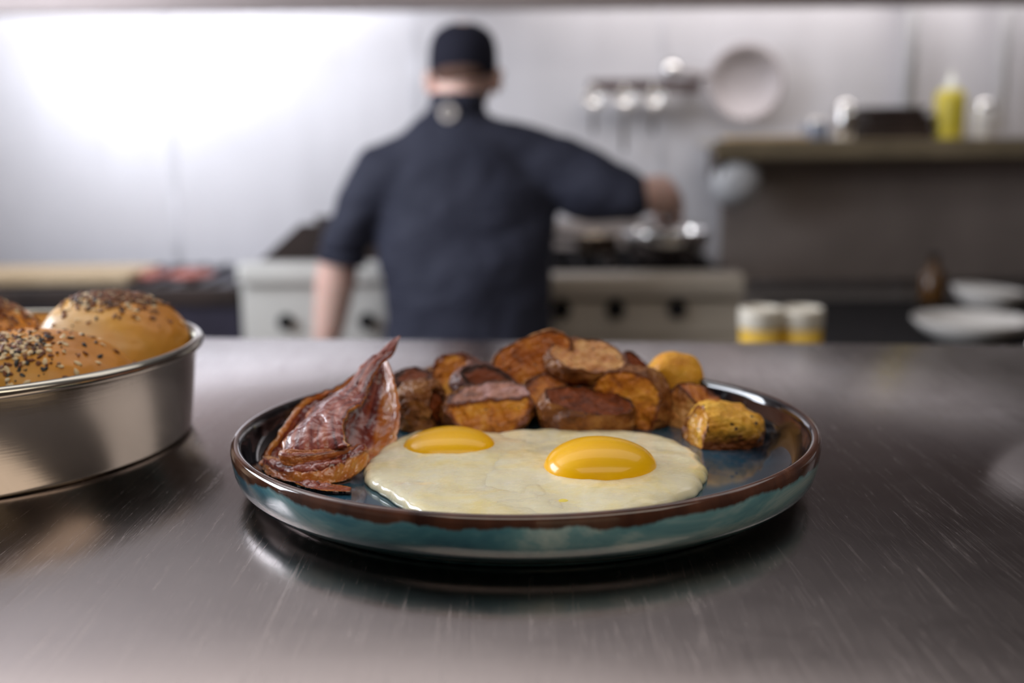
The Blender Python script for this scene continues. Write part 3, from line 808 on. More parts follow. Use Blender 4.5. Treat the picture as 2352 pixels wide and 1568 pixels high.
# griddle
gd = thing('griddle', (-.4, 2.9, 0), 'pale stainless griddle unit with sooty splash guard left of the cook', 'griddle')
b = bx_px(548, 1000, 606, 2.55, 3.3)
GX0, GX1, GZ = b[0], b[1], b[5]
palest = steel('pale_steel_front', (.72, .71, .67), .5, (20, 1, 1), .1, metal=.4)
boxes('body', [(GX0, GX1, 2.56, 3.32, .1, GZ - .06)], palest, gd, .006)
boxes('front_trough', [(GX0 - .003, GX1 + .003, 2.53, 2.62, GZ - .055, GZ)], palest, gd, .01)
boxes('cook_surface', [(GX0 + .02, GX1 - .02, 2.625, 3.27, GZ - .06, GZ - .008)], MT_soot, gd)
hz = at(690, 516, 2.9).z
s0 = at(600, 606, 2.64).x; s1 = at(700, 516, 2.9).x
boxes('back_guard', [(s1 - .03, GX1 - .02, 3.25, 3.3, GZ, hz + .0)], MT_soot, gd)
pts = [at(598, 606, 2.74), at(690, 514, 2.74), at(900, 514, 2.74), at(900, 606, 2.74)]
V = [(p.x, 2.735 + dy, max(p.z, GZ - .012) if k in (1, 2) else GZ - .012) for dy in (0, .012) for k, p in enumerate(pts)]
obj('splash_guard', V, [(0, 1, 2, 3), (7, 6, 5, 4), (0, 4, 5, 1), (1, 5, 6, 2), (2, 6, 7, 3), (3, 7, 4, 0)], MT_soot, gd, smooth=False)
for x in (GX0 + .12, GX0 + .34):
    lathe('control_knob', [(0, 0), (.022, 0), (.02, .02), (0, .022)], (x, 2.555, GZ - .16), MT_black, gd, 24, Matrix.Rotation(radians(90), 3, 'X'))
for x in (GX0 + .04, GX1 - .04):
    for y in (2.62, 3.25): tube('leg', [(x, y, .0065), (x, y, .105)], .02, MT_steel, gd)
# range
rg = thing('gas_range', (.45, 2.9, 0), 'warm stainless gas range with knobs and black grates right of the cook', 'range')
b = bx_px(1165, 1712, 634, 2.55, 3.3)
RX0, RX1, RZ = b[0], b[1], b[5]
boxes('body', [(RX0, RX1, 2.58, 3.3, .1, RZ - .07)], MT_warmsteel, rg, .004)
boxes('front_ledge', [(RX0, RX1, 2.53, 2.66, RZ - .06, RZ)], MT_warmsteel, rg, .012)
boxes('control_panel', [(RX0 + .01, RX1 - .01, 2.565, 2.585, RZ - .17, RZ - .075)], MT_warmsteel, rg)
dz = at(1415, 712, 2.55).z
for px in (1415, 1557, 1290):
    lathe('control_knob', [(0, 0), (.027, 0), (.026, .008), (.021, .03), (0, .032)], (at(px, 712, 2.55).x, 2.564, dz), MT_black, rg, 28, Matrix.Rotation(radians(90), 3, 'X'))
boxes('back_riser', [(RX0 + .01, RX1 - .06, 3.27, 3.29, RZ - .03, at(1400, 506, 3.28).z)], MT_duskysteel, rg, .004)
boxes('oven_door', [(RX0 + .03, RX1 - .03, 2.56, 2.582, .2, RZ - .2)], MT_warmsteel, rg, .006)
boxes('cooktop', [(RX0 + .01, RX1 - .01, 2.66, 3.29, RZ - .07, RZ - .03)], MT_soot, rg)
for cx in (RX0 + .17, RX1 - .17):
    for cy in (2.82, 3.12):
        lathe('burner', [(0, 0), (.05, 0), (.05, .012), (.03, .02), (0, .022)], (cx, cy, RZ - .03), MT_black, rg, 24)
        lst = []
        for k in (-.11, -.04, .04, .11):
            lst.append((cx + k - .006, cx + k + .006, cy - .14, cy + .14, RZ - .008, RZ + .006))
        lst += [(cx - .14, cx + .14, cy - .14, cy - .128, RZ - .03, RZ + .006), (cx - .14, cx + .14, cy + .128, cy + .14, RZ - .03, RZ + .006)]
        boxes('grate', lst, MT_black, rg, .002)
for x in (RX0 + .04, RX1 - .04):
    for y in (2.62, 3.25): tube('leg', [(x, y, .0065), (x, y, .105)], .02, MT_steel, rg)
# right hand cooktop, deeper towards the pass
ct = thing('black_cooktop', (1.1, 2.5, 0), 'black cooktop station at the right carrying the white dishes', 'cooktop')
cz = at(2000, 694, 2.55).z
cx0 = at(1895, 785, 1.98).x
boxes('body', [(cx0, XR - .15, 1.80, 2.60, .1, cz - .02)], MT_warmsteel, ct)
boxes('hot_plate', [(cx0, XR - .15, 1.79, 2.61, cz - .02, cz)], MT_black, ct, .004)
for x in (cx0 + .05, XR - .2):
    for y in (2.0, 2.55): tube('leg', [(x, y, .0065), (x, y, .105)], .02, MT_steel, ct)
# backguard, its shade put into the steel colour, with shelf
bg = thing('backguard_shelf', (1.2, 3.2, 0), 'steel backguard with its shade put into the colour and a tan topped high shelf at the right', 'shelf')
q0 = at(1640, 345, 2.98); q1 = q0.x
zs = at(1900, 322, 2.98).z
boxes('guard_panel', [(at(1655, 500, 3.2).x, XR - .02, 3.2, 3.22, RZ - .1, zs - .04)], MT_duskysteel, bg)
boxes('shelf_board', [(q1, XR - .02, 2.98, 3.3, zs - .018, zs)], MT_warmsteel, bg, .004)
boxes('shelf_lip', [(q1, XR - .02, 2.965, 2.985, zs - .055, zs + .002)], plain('tan_greasy_trim', (.24, .19, .12), .55, .3), bg, .004)
boxes('shelf_bracket', [(q1 + .02, q1 + .035, 3.0, 3.2, zs - .12, zs - .02)], MT_soot, bg)
boxes('shelf_bracket', [(1.9, 1.915, 3.0, 3.2, zs - .12, zs - .02)], MT_soot, bg)
# pipes
for i, (px, rr, lab) in enumerate(((2085, .028, 'pale vertical pipe on the back wall left of the yellow bottle'), (2300, .020, 'thinner pale vertical pipe on the back wall at the far right'))):
    p = at(px, 200, 3.27)
    tag(tube('wall_pipe', [(p.x, 3.27, zs + .02), (p.x, 3.27, 2.6)], rr, plain('pale_pipe', (.84, .83, .86), .4, 0, .05), None, 20), lab, 'pipe', 'pipes on the back wall')
# things on the shelf
def bottle(name, px, pyt, pyb, wpx, Y, mat, capm, label, cat, squeeze=False, group=None):
    c = at(px, pyb, Y); top = at(px, pyt, Y).z; base = zs if abs(c.z - zs) < .08 else c.z
    r = wpx / 2 * (Y - CAM.y) / FPX; h = top - base
    t = thing(name, (c.x, Y, base), label, cat, group)
    if squeeze:
        lathe('body', [(0, 0), (r * .96, 0), (r, .006), (r, h * .62), (r * .9, h * .70), (r * .55, h * .74), (0, h * .75)], (c.x, Y, base + .0005), mat, t, 40)
        lathe('nozzle_cap', [(r * .6, h * .73), (r * .62, h * .79), (r * .3, h * .83), (r * .10, h), (0, h)], (c.x, Y, base), capm, t, 32)
    else:
        lathe('body', [(0, 0), (r * .92, 0), (r, .005), (r * .96, h * .6), (r * .9, h * .74), (0, h * .745)], (c.x, Y, base + .0005), mat, t, 40)
        lathe('lid', [(r * .93, h * .74), (r * .95, h * .80), (r * .8, h * .93), (r * .3, h), (0, h)], (c.x, Y, base), capm, t, 32)
    return t
MT_yel = plain('yellow_mustard_plastic', (.62, .50, .045), .4, 0, .15, 8)
MT_ypale = plain('translucent_nozzle', (.66, .66, .60), .4)
bottle('squeeze_bottle', 2178, 165, 322, 66, 3.06, MT_yel, MT_ypale, 'yellow squeeze bottle with pale nozzle on the high shelf', 'bottle', True)
bottle('shaker', 1938, 228, 322, 48, 3.05, MT_polish, MT_polish, 'shiny steel shaker on the high shelf left of the dark pans', 'shaker', group='shakers on the high shelf')
bottle('shaker', 2255, 226, 322, 50, 3.05, MT_white, MT_polish, 'white shaker on the high shelf right of the yellow bottle', 'shaker', group='shakers on the high shelf')
bottle('spice_jar', 1872, 270, 322, 60, 3.12, plain('bluish_glass_jar', (.25, .28, .36), .25), MT_steel, 'low bluish jar on the high shelf left of the steel shaker', 'jar')
for i, (px, w_, zz) in enumerate(((2040, 170, 0), (2046, 150, .036), (2036, 130, .066))):
    p = at(px, 322, 3.12); r = w_ / 2 * 3.64 / FPX
    t = thing('loaf_pan', (p.x, 3.12, zs + zz), ('widest dark metal pan, bottom of the pile on the high shelf', 'middle dark metal pan in the pile on the high shelf', 'smallest dark metal pan on top of the high shelf pile')[i], 'pan', 'stacked dark pans on the high shelf')
    V = []; hgt = .034 if i < 2 else .028
    for zq, k in ((0, .9), (hgt, 1.0), (hgt, .93), (.004, .84)):
        for sx, sy in ((-1, -1), (1, -1), (1, 1), (-1, 1)): V.append((p.x + sx * r * k, 3.12 + sy * .09 * k, zs + zz + .0006 + zq))
    F = [(0, 3, 2, 1)] + [(a * 4 + q, a * 4 + (q + 1) % 4, (a + 1) * 4 + (q + 1) % 4, (a + 1) * 4 + q) for a in range(3) for q in range(4)] + [(12, 13, 14, 15)]
    obj('tray', V, F, MT_soot, t, smooth=False)
    tube('rolled_rim', [Vector(V[4 + (q % 4)]) for q in range(5)], .004, MT_soot, t, 8)
p0 = at(1672, 322, 3.05); p1 = at(1850, 322, 3.05)
tag(boxes('wooden_tray', [(p0.x, p1.x, 3.0, 3.14, zs + .0005, zs + .014)], wood.m, None, .003), 'thin pale wooden tray at the left end of the high shelf', 'tray')
# utensil rail and hanging tools on the back wall
rl = thing('utensil_rail', (.4, 3.3, 1.6), 'brownish steel utensil rail fixed to the back wall behind the cook', 'rail')
a = at(1352, 205, 3.27); b = at(1610, 205, 3.27)
boxes('rail_bar', [(a.x, b.x, 3.262, 3.285, a.z - .010, a.z + .030)], plain('brownish_steel_bar', (.16, .12, .12), .4, .6), rl, .003)
for x in (a.x + .03, b.x - .03): boxes('bracket', [(x - .012, x + .012, 3.28, 3.344, a.z - .005, a.z + .02)], MT_soot, rl)
for i, (px, py, lab) in enumerate(((1365, 226, 'steel ladle hanging leftmost on the utensil rail'), (1437, 226, 'steel ladle hanging second on the utensil rail with long pale handle'), (1505, 226, 'steel ladle hanging third on the utensil rail'))):
    p = at(px, py, 3.2)
    t = thing('ladle', tuple(p), lab, 'ladle', 'ladles hanging on the utensil rail')
    bp = [(0.0, -.030)] + [(.034 * sin(q / 8 * pi / 2), -.030 * cos(q / 8 * pi / 2)) for q in range(1, 9)] + [(.036, .001), (.032, .001)] + [(.032 * sin(q / 8 * pi / 2), -.027 * cos(q / 8 * pi / 2)) for q in range(7, 0, -1)] + [(0, -.027)]
    lathe('bowl', bp, tuple(p), MT_polish, t, 32, Matrix.Rotation(radians(60), 3, 'X'))
    end = .17 if i == 1 else .11
    tube('handle', [p + Vector((0, .032, .01)), p + Vector((0, .045, -.03)), p + Vector((0, .05, -end))], [.005, .007, .008], MT_polish, t, 10)
    tube('hook', [p + Vector((0, .032, .01)), p + Vector((0, .055, .04)), p + Vector((0, .064, .062)), p + Vector((0, .072, .058))], .004, MT_polish, t, 8)
p = at(1543, 157, 3.2)
t = thing('serving_cloche', tuple(p), 'small bright domed steel cover above the right end of the rail', 'dome cover')
lathe('dome', [(0, .022), (.014, .021), (.026, .012), (.030, 0), (.028, 0), (.024, .010), (.013, .018), (0, .019)], tuple(p), MT_polish, t, 32, Matrix.Rotation(radians(65), 3, 'X'))
tube('hook', [p + Vector((0, .0, .02)), p + Vector((0, .07, .03)), p + Vector((0, .14, .03))], .004, MT_steel, t, 8)
p = at(1712, 190, 3.27)
t = thing('hanging_pan', tuple(p), 'large round shallow brownish pan hung flat on the back wall above the shelf end', 'pan')
R9 = Matrix.Rotation(radians(90), 3, 'X')
MT_tan = steel('brown_tinted_steel', (.46, .42, .43), .6, metal=.3)
lathe('pan_body', [(0, .0), (.085, 0), (.105, .028), (.125, .035), (.127, .031), (.108, .022), (.088, -.004), (0, -.004)], tuple(p + Vector((0, .02, 0))), MT_tan, t, 64, R9)
tube('handle', [p + Vector((-.12, -.01, .02)), p + Vector((-.2, -.015, .035)), p + Vector((-.27, -.01, .045))], [.01, .012, .012], MT_tan, t, 12)
tube('wall_hook', [p + Vector((0, .0, .10)), p + Vector((0, .074, .11))], .005, MT_steel, t, 8)

# pans on the range
PC = at(1530, 575, 2.86)
PC = Vector((PC.x, 2.86, RZ + .007))
fp = thing('frying_pan', tuple(PC), 'steel frying pan on the range held by the cook', 'pan')
zr = at(1530, 528, 2.86).z - PC.z
lathe('pan_body', [(0, 0), (.085, 0), (.10, .004), (.118, zr * .55), (.128, zr), (.131, zr), (.121, zr * .5), (.104, -.0), (.087, -.0), (0, -.003)][::-1] if False else [(0, 0), (.085, 0), (.1, .006), (.12, zr * .55), (.128, zr), (.1265, zr + .002), (.1245, zr), (.116, zr * .55), (.097, .010), (.083, .004), (0, .004)], tuple(PC), MT_polish, fp, 64)
# cups, dishes, bottle
pt = thing('prep_table', (.6, .9, 0), 'low stainless prep table on the kitchen side right behind the counter', 'table')
boxes('table_top', [(.1, 1.5, .75, 1.5, .86, .90)], MT_steel, pt, .006)
boxes('under_shelf', [(.14, 1.46, .79, 1.46, .25, .27)], MT_steel, pt)
for x in (.14, 1.46):
    for y in (.79, 1.46): tube('leg', [(x, y, .0065), (x, y, .862)], .018, MT_steel, pt)
MT_must = plain('mustard_yellow_plastic', (.66, .40, .03), .35, 0, .15, 10)
MT_cream = plain('cream_plastic', (.72, .66, .56), .4, 0, .05, 4)
for i, (px, lab) in enumerate(((1748, 'left of the two mustard yellow tubs with cream upper parts'), (1842, 'right of the two mustard yellow tubs with cream upper parts'))):
    Y = 1.18; p = at(px, 700, Y); r = 50 * (Y - CAM.y) / FPX; top = at(px, 706, Y).z; split = at(px, 748, Y).z
    t = thing('condiment_tub', (p.x, Y, .9), lab, 'tub', 'condiment tubs on the prep table')
    lathe('tub_body', [(0, 0), (r * .8, 0), (r * .84, .004), (r * .95, split - .9), (0, split - .9)], (p.x, Y, .9005), MT_must, t, 40)
    lathe('cream_collar', [(r * .96, split - .902), (r, split - .89), (r, top - .905), (r * .97, top - .9), (r * .85, top - .9), (r * .83, top - .93), (0, top - .93)], (p.x, Y, .9), MT_cream, t, 40)
def dish(px, py, Y, r, h, lab, rim, tilt=(0, 0)):
    p = at(px, py, Y)
    t = thing('white_dish', (p.x, Y, cz), lab, 'dish', 'white dishes on the black cooktop')
    R_ = Euler((radians(tilt[0]), radians(tilt[1]), 0)).to_matrix()
    lathe('bowl', [(0, 0), (r * .6, 0), (r * .63, .004), (r * .85, h * .45), (r, h * .92), (r * .995, h), (r * .97, h), (r * .8, h * .5), (r * .58, .012), (0, .010)], (p.x, Y, cz + .0008 + abs(r * .6 * sin(radians(tilt[1])))), MT_white, t, 64, R_)
    return t
dish(2232, 745, 1.98, .128, .046, 'nearer wide white dish on the black cooktop at the right', False)
dish(2268, 680, 2.40, .095, .050, 'farther smaller white dish on the black cooktop', True, (0, 6))
bp = at(2158, 690, 2.5)
bt = thing('oil_bottle', (bp.x, 2.555, cz), 'small dark amber oil bottle behind the white dishes', 'bottle')
amber = plain('amber_brown_glass', (.10, .045, .012), .2, 0, .2, 5)
lathe('glass_body', [(0, 0), (.032, 0), (.034, .004), (.034, .07), (.014, .095), (.012, .12), (0, .12)], (bp.x, 2.555, cz + .0006), amber, bt, 32)
lathe('cap', [(.0135, .115), (.0135, .13), (0, .131)], (bp.x, 2.555, cz), MT_black, bt, 20)
# saucepan behind, left of the frying pan, and added bowl for a reflection
sp = at(1375, 600, 3.05)
t = thing('saucepan', (sp.x, 3.1, RZ + .007), 'small tarnished brassy saucepan on the back burner by the cook', 'pan')
brass = steel('tarnished_warm_steel', (.50, .40, .30), .25, (1, 1, 10))
sh = at(1375, 545, 3.1).z - RZ
lathe('pot_body', [(0, 0), (.06, 0), (.066, .006), (.066, sh), (.069, sh + .003), (.064, sh + .003), (.062, .01), (0, .008)], (sp.x, 3.1, RZ + .0068), brass, t, 48)
tube('handle', [(sp.x - .06, 3.1, RZ + sh - .01), (sp.x - .12, 3.08, RZ + sh), (sp.x - .2, 3.05, RZ + sh + .01)], .009, MT_black, t)
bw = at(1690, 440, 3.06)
t = thing('reflection_bowl', (bw.x, 3.06, bw.z), 'added pale grey bowl standing in for a reflection under the left end of the high shelf', 'bowl')  # added bowl in place of a bright reflection on the backguard corner
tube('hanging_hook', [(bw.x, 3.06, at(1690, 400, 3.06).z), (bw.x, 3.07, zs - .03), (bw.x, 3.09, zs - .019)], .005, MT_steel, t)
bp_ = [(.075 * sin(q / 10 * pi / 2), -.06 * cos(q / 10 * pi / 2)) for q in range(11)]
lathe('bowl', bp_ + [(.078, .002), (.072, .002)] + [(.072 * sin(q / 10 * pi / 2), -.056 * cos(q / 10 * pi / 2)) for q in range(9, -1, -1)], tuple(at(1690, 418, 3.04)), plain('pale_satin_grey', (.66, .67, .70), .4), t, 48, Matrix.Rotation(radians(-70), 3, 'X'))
# white plate edge at the far right of the counter
wp = onz(2444, 960, Z0)
t = thing('white_bowl', (wp.x + .035, wp.y, Z0), 'pale bowl cut off by the right frame edge on the steel counter', 'bowl')
lathe('bowl_body', [(0, 0), (.028, 0), (.03, .003), (.048, .02), (.055, .038), (.0545, .040), (.052, .039), (.045, .022), (.026, .006), (0, .005)], (wp.x + .035, wp.y, Z0 + .0004), plain('greyish_cream_ceramic', (.40, .36, .34), .4), t, 64)

# ------------------------------------------------------------------ the cook
def blob(name, chains, voxel, mat, parent, smooth_it=6, solid=True):
    """chains of ellipsoids [(pos, (rx,ry,rz))...] swept and fused into one continuous surface"""
    bm = bmesh.new()
    iv, fv = ico(3)
    for ch in chains:
        for k in range(max(1, len(ch) - 1)):
            (p0, r0) = ch[k]; (p1, r1) = ch[min(k + 1, len(ch) - 1)]
            p0 = Vector(p0); p1 = Vector(p1)
            r0 = Vector((r0,) * 3) if isinstance(r0, (int, float)) else Vector(r0)
            r1 = Vector((r1,) * 3) if isinstance(r1, (int, float)) else Vector(r1)
            st = max(1, int((p1 - p0).length / (min(min(r0), min(r1)) * .28)) + 1)
            for s_ in range(st + 1):
                f = s_ / st; c = p0.lerp(p1, f); r = r0.lerp(r1, f)
                vs = [bm.verts.new((c.x + v.x * r.x, c.y + v.y * r.y, c.z + v.z * r.z)) for v in iv]
                for q in fv: bm.faces.new([vs[x] for x in q])
    me = bpy.data.meshes.new('tmp'); bm.to_mesh(me); bm.free()
    tmp = bpy.data.objects.new('tmp', me); C.objects.link(tmp)
    md = tmp.modifiers.new('r', 'REMESH'); md.mode = 'VOXEL'; md.voxel_size = voxel; md.use_smooth_shade = True
    ms = tmp.modifiers.new('s', 'SMOOTH'); ms.factor = .5; ms.iterations = smooth_it
    dg = bpy.context.evaluated_depsgraph_get(); ev = tmp.evaluated_get(dg)
    out = bpy.data.meshes.new_from_object(ev)
    bpy.data.objects.remove(tmp); bpy.data.meshes.remove(me)
    off = wloc(parent)
    for v in out.vertices: v.co -= off
    out.name = name; out.materials.clear()
    return link(name, out, mat, parent)
CY = 2.33
chef = thing('person', (at(1080, 700, CY).x, CY, .006), 'cook in dark navy jacket and black cap, back turned, holding a pan', 'person')
def q(px, py, Y=CY): return at(px, py, Y)
s1m = (CY - CAM.y) / FPX    # metres per pixel at the cook
skinm = M('skin', (.62, .34, .26), .5, 0, .4, sss=.15, sss_r=(.01, .004, .002)); skinm.col(skinm.ramp(skinm.noise(14, detail=3), [(.3, (.86, .52, .44)), (.7, (.90, .64, .54))]))
navy = M('navy_twill', (.028, .030, .050), .75, 0, .3); navy.col(navy.ramp(navy.noise(9, detail=4), [(.3, (.022, .024, .042)), (.7, (.036, .038, .060))])); navy.bump(navy.noise(9, (1, 1, 2), 4, dist=1), .7, .02)
capm = M('black_cap_cloth', (.018, .018, .030), .85, 0, .2); capm.bump(capm.noise(300, detail=2), .3, .001)
# joints
HC = q(1064, 152); HC.y += .02
NK = q(1050, 235); SH_L = q(885, 390); SH_R = q(1235, 366)
EL_L = q(782, 570, CY + .02); WR_L = q(748, 800, CY + .10); HD_L = q(742, 862, CY + .13)
EL_R = q(1462, 450, CY - .02); HAND = q(1540, 500, CY + .25); WR_R = q(1532, 462, CY + .13)
def foot(x): return Vector((x, CY, .05))
hipL = q(1000, 900); hipR = q(1150, 900)
hips = Vector(((hipL.x + hipR.x) / 2, CY, .86))
ax = Vector((0.12, .9, -.10)).normalized()       # direction of the pan handle
up = Vector((0, .1, 1)).normalized(); sd = ax.cross(up).normalized()
body = [
    # head, jaw and neck, bowed and turned a little to the right
    [(HC + Vector((0, -.012, .015)), (.074, .088, .092)), (HC + Vector((.012, .03, -.035)), (.060, .072, .068)), (HC + Vector((.022, .058, -.075)), (.036, .036, .028))],
    [(HC + Vector((.024, .088, -.018)), .012), (HC + Vector((.027, .104, -.034)), .013)],                # nose
    [(HC + Vector((.018, .088, -.066)), (.022, .012, .006))], [(HC + Vector((.018, .086, -.074)), (.020, .012, .006))],       # lips
    [(HC + Vector((-.012, .080, .004)), (.014, .010, .009))], [(HC + Vector((.050, .068, .004)), (.014, .010, .009))],
    [(HC + Vector((-.086, .002, -.034)), (.013, .020, .032)), (HC + Vector((-.078, .004, -.058)), (.010, .014, .014))],      # ears
    [(HC + Vector((.084, .0, -.030)), (.012, .020, .032)), (HC + Vector((.078, .002, -.052)), (.010, .014, .014))],
    [(HC + Vector((-.008, -.012, -.05)), (.058, .06, .05)), (NK + Vector((0, 0, -.01)), (.064, .062, .04)), (NK + Vector((0, 0, -.08)), (.08, .07, .05))],
    # torso and legs
    [(q(1052, 385), (.15, .085, .07)), (q(1062, 480), (.19, .11, .12)), (q(1072, 680), (.18, .12, .12)), (hips, (.17, .12, .12))],
    [(q(1030, 370), (.09, .06, .05)), (SH_L + Vector((.03, 0, -.02)), .055), (EL_L, .050), (WR_L.lerp(EL_L, .7), (.053, .052, .05)), (WR_L.lerp(EL_L, .3), (.043, .043, .05)), (WR_L, (.031, .033, .03))],
    [(q(1070, 360), (.09, .06, .05)), (SH_R + Vector((-.02, 0, -.01)), .055), (EL_R, .044), (q(1512, 446, CY + .05), .050), (WR_R, .042)],
    [(hips + Vector((-.09, 0, -.03)), .10), (Vector((hips.x - .10, CY + .01, .48)), .062), (Vector((hips.x - .11, CY - .01, .12)), .042), (Vector((hips.x - .11, CY + .06, .05)), (.04, .06, .035))],
    [(hips + Vector((.09, 0, -.03)), .10), (Vector((hips.x + .10, CY + .01, .48)), .062), (Vector((hips.x + .11, CY - .01, .12)), .042), (Vector((hips.x + .11, CY + .06, .05)), (.04, .06, .035))],
    # right palm
    [(WR_R, .030), (HAND + up * .030 - ax * .03 + sd * .004, (.032, .034, .022)), (HAND + up * .034 + ax * .02, (.038, .036, .018))],
    # left palm
    [(WR_L, .028), (HD_L + Vector((0, 0, .03)), (.020, .040, .034)), (HD_L, (.016, .042, .034))],
]
for i, ln in enumerate((.95, 1.06, 1.0, .82)):         # right fingers close around the handle
    c0 = HAND + ax * (.048 - .024 * i)
    pts = []
    for a in (70, 25, -25, -75, -120):
        a_ = radians(a * (1 if a > 0 else ln))
        rr_ = .029
        pts.append((c0 + (up * sin(a_) + sd * cos(a_)) * rr_ + up * .004, .0092 if a > -60 else .0082))
    body.append(pts)
c0 = HAND - ax * .035
body.append([(c0 + up * .02 - sd * .026, .012), (c0 + ax * .012 - sd * .034, .0105), (c0 + ax * .038 - sd * .030 - up * .014, .0095), (c0 + ax * .056 - sd * .022 - up * .022, .0085)])
for i, ln in enumerate((.062, .070, .066, .052)):       # left fingers hang slightly curled
    c0 = HD_L + Vector((0, .033 - .022 * i, -.028)); L_ = ln
    body.append([(c0, .0092), (c0 + Vector((.004, .003, -L_ * .5)), .0088), (c0 + Vector((.016, .004, -L_ * .85)), .0080), (c0 + Vector((.026, .004, -L_ * 1.02)), .0070)])
body.append([(HD_L + Vector((.004, .036, .022)), .013), (HD_L + Vector((.012, .058, -.002)), .0105), (HD_L + Vector((.020, .062, -.030)), .0088)])
blob('body', body, .0052, skinm.m, chef, 3)
# eyes
eyem = plain('eye_white', (.7, .7, .68), .2); 
for dx in (-.012, .050):
    p = HC + Vector((dx, .083 if dx < 0 else .071, .004))
    V = [p + v * .0105 for v in ICO5[0][:0]]
    lathe('eye', [(.0105 * sin(a / 10 * pi), -.0105 * cos(a / 10 * pi)) for a in range(11)], tuple(p), eyem, chef, 20)
# jacket
jk = [
    [(NK + Vector((0, .0, -.01)), (.070, .066, .030)), (NK + Vector((0, 0, -.04)), (.085, .078, .03)), (q(1052, 288), (.120, .088, .035)), (q(1056, 322), (.165, .098, .045)), (q(1060, 375), (.205, .112, .07)), (q(1066, 450), (.228, .128, .10)), (q(1072, 600), (.222, .148, .10)), (q(1074, 740), (.212, .150, .10)), (q(1074, 900), (.218, .150, .10))],
    [(q(1010, 325), (.09, .08, .05)), (q(890, 398), (.085, .085, .078)), (SH_L.lerp(EL_L, .5), (.074, .078, .08)), (q(792, 560, CY + .015), (.060, .068, .035))],
    [(q(1110, 318), (.09, .08, .05)), (q(1235, 366), (.088, .085, .082)), (q(1350, 424, CY - .01), (.070, .085, .095)), (q(1448, 454, CY - .015), (.05, .08, .064))],
]
jacket = blob('jacket', jk, .009, navy.m, chef, 8)
# drape: large soft creases running diagonally
for v in jacket.data.vertices:
    p = v.co * 1.0
    d = .010 * noise.noise(Vector((p.x * 5 + p.z * 4, p.y * 3, p.z * 9 - p.x * 6))) + .005 * noise.noise(Vector((p.x * 14 + p.z * 8, p.y * 6, p.z * 18 - p.x * 12)))
    v.co += v.normal * d
# cuffs
def ring(name, c, axis, r1, r2, wdt, mat, parent):
    R_ = axis.to_track_quat('Z', 'Y').to_matrix()
    return lathe(name, [(r1 - .004, -wdt / 2), (r1, -wdt / 2), (r2, wdt / 2), (r2 - .004, wdt / 2), (r1 - .004, -wdt / 2)], tuple(c), mat, parent, 40, R_)
ring('cuff', q(786, 590, CY + .02), Vector((-.15, 0, -1)), .062, .062, .03, navy.m, jacket)
lathe('collar', [(.058, -.025), (.071, -.02), (.067, .018), (.062, .024), (.058, .020), (.056, -.02)], tuple(NK + Vector((0, 0, -.002))), navy.m, jacket, 48)
# cap, hair
CC = HC + Vector((0, -.010, .035))
def capfn(v, a): return v
cp = [( .081, -.052), (.083, -.04), (.083, -.01), (.080, .018), (.070, .042), (.052, .058), (.028, .068), (0, .070)]
def capshape(v, a):
    v.y *= 1.14
    if v.z < 0:
        v.z += .020 * max(0, -sin(a)) ** 2 * (-v.z / .052) * 1.0      # the back arches up over the nape
    return v
Rc = Euler((radians(8), radians(3), radians(-12))).to_matrix()
cap = lathe('cap', cp + [(.0, .066), (.05, .054), (.078, .0), (.078, -.052)], tuple(CC), capm.m, chef, 64, Rc, capshape)
pk = []
F = []
for j in range(7):
    for i in range(15):
        a = radians(40 + 100 * i / 14); rr_ = .082 + .062 * j / 6 * (1 - (abs(i - 7) / 7) ** 3 * .7)
        pk.append(CC + Rc @ Vector((rr_ * cos(a), rr_ * 1.14 * sin(a), -.045 - .02 * (j / 6) ** 2 + .006 * sin(a))))
for j in range(6):
    for i in range(14): F.append((j * 15 + i, j * 15 + i + 1, (j + 1) * 15 + i + 1, (j + 1) * 15 + i))
o = obj('peak', pk, F, capm.m, cap); md = o.modifiers.new('t', 'SOLIDIFY'); md.thickness = .003
hairm = plain('short_brown_hair', (.16, .085, .06), .8, 0, .4, 200, .5)
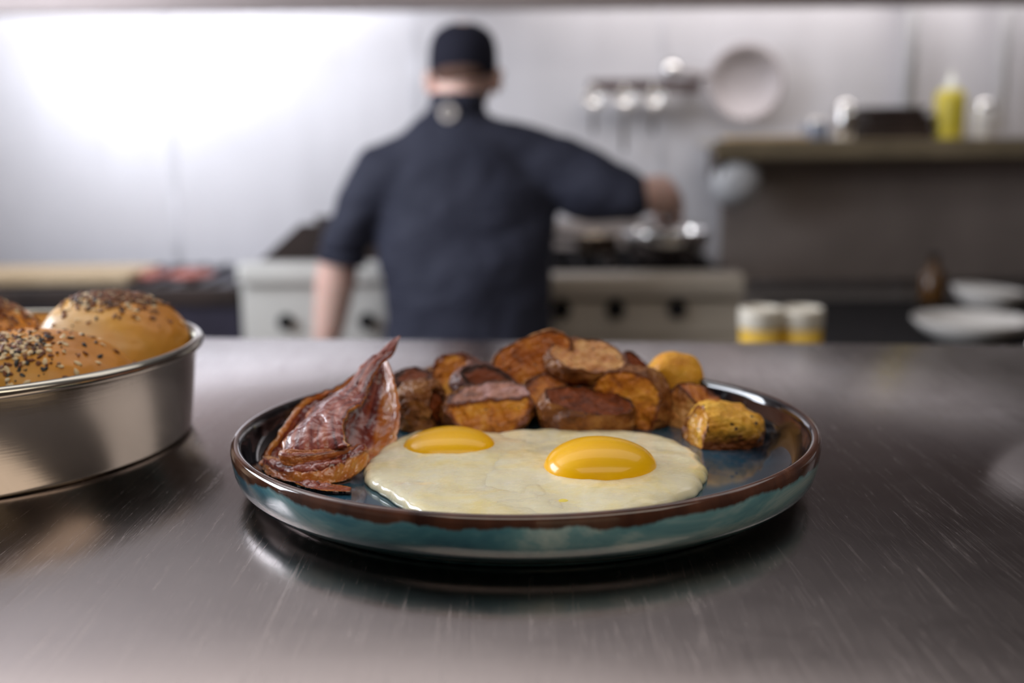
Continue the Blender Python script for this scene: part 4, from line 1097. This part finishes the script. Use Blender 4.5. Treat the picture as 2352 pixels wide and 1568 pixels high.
blob('hair', [[(HC + Vector((-.004, -.022, -.008)), (.073, .080, .045)), (HC + Vector((-.004, -.028, -.018)), (.060, .058, .02))]], .006, hairm, chef, 3)
# trousers, shoes, apron strings
trs = plain('black_trouser_cloth', (.02, .02, .024), .85, 0, .3, 20)
blob('trousers', [[(hips, (.185, .135, .10))], [(hips + Vector((-.09, 0, -.04)), (.11, .12, .1)), (Vector((hips.x - .10, CY + .01, .48)), .082), (Vector((hips.x - .11, CY, .12)), .066)], [(hips + Vector((.09, 0, -.04)), (.11, .12, .1)), (Vector((hips.x + .10, CY + .01, .48)), .082), (Vector((hips.x + .11, CY, .12)), .066)]], .012, trs, chef, 6)
for sx in (-1, 1):
    x = hips.x + sx * .11
    blob('shoe', [[(Vector((x, CY - .03, .055)), (.045, .05, .045)), (Vector((x, CY + .06, .045)), (.048, .06, .036)), (Vector((x, CY + .13, .04)), (.045, .05, .030))]], .008, MT_black, chef, 3)
# small round emblem under the collar at the back
def onsurf(o, px, py):
    off = wloc(o)
    b_ = BVHTree.FromPolygons([v.co + off for v in o.data.vertices], [tuple(p.vertices) for p in o.data.polygons])
    h = b_.ray_cast(CAM, ray(px, py).normalized()); return h[0], h[1]
h, nrm = onsurf(jacket, 1030, 258)
if h is None: h, nrm = q(1030, 258, CY - .07), Vector((0, -1, 0))
nrm = (Vector((0, -1, .25))).normalized()
embm = plain('pale_embroidery', (.60, .54, .50), .8)
Re = nrm.to_track_quat('Z', 'Y').to_matrix()
h = q(1030, 259, min(h.y, CY - .072) - .004)
em = lathe('round_emblem', [(.012, .0), (.023, .0), (.023, .0025), (.012, .0025), (.012, 0)], tuple(h), embm, jacket, 40, Re)
em['label'] = 'small pale ring emblem on the back of the collar'
# frying pan handle, running up to the cook's hand
h0 = PC + Vector((-.02, -.128, zr - .006)); h1 = HAND + ax * .07; h2 = HAND - ax * .055
tube('handle', [h0 + Vector((0, .006, -.01)), h0 + Vector((0, -.03, .012)), h1, HAND, h2], [.007, .009, .012, .014, .012], MT_black, fp, 14)
# dark side towel in the hand region by the pan
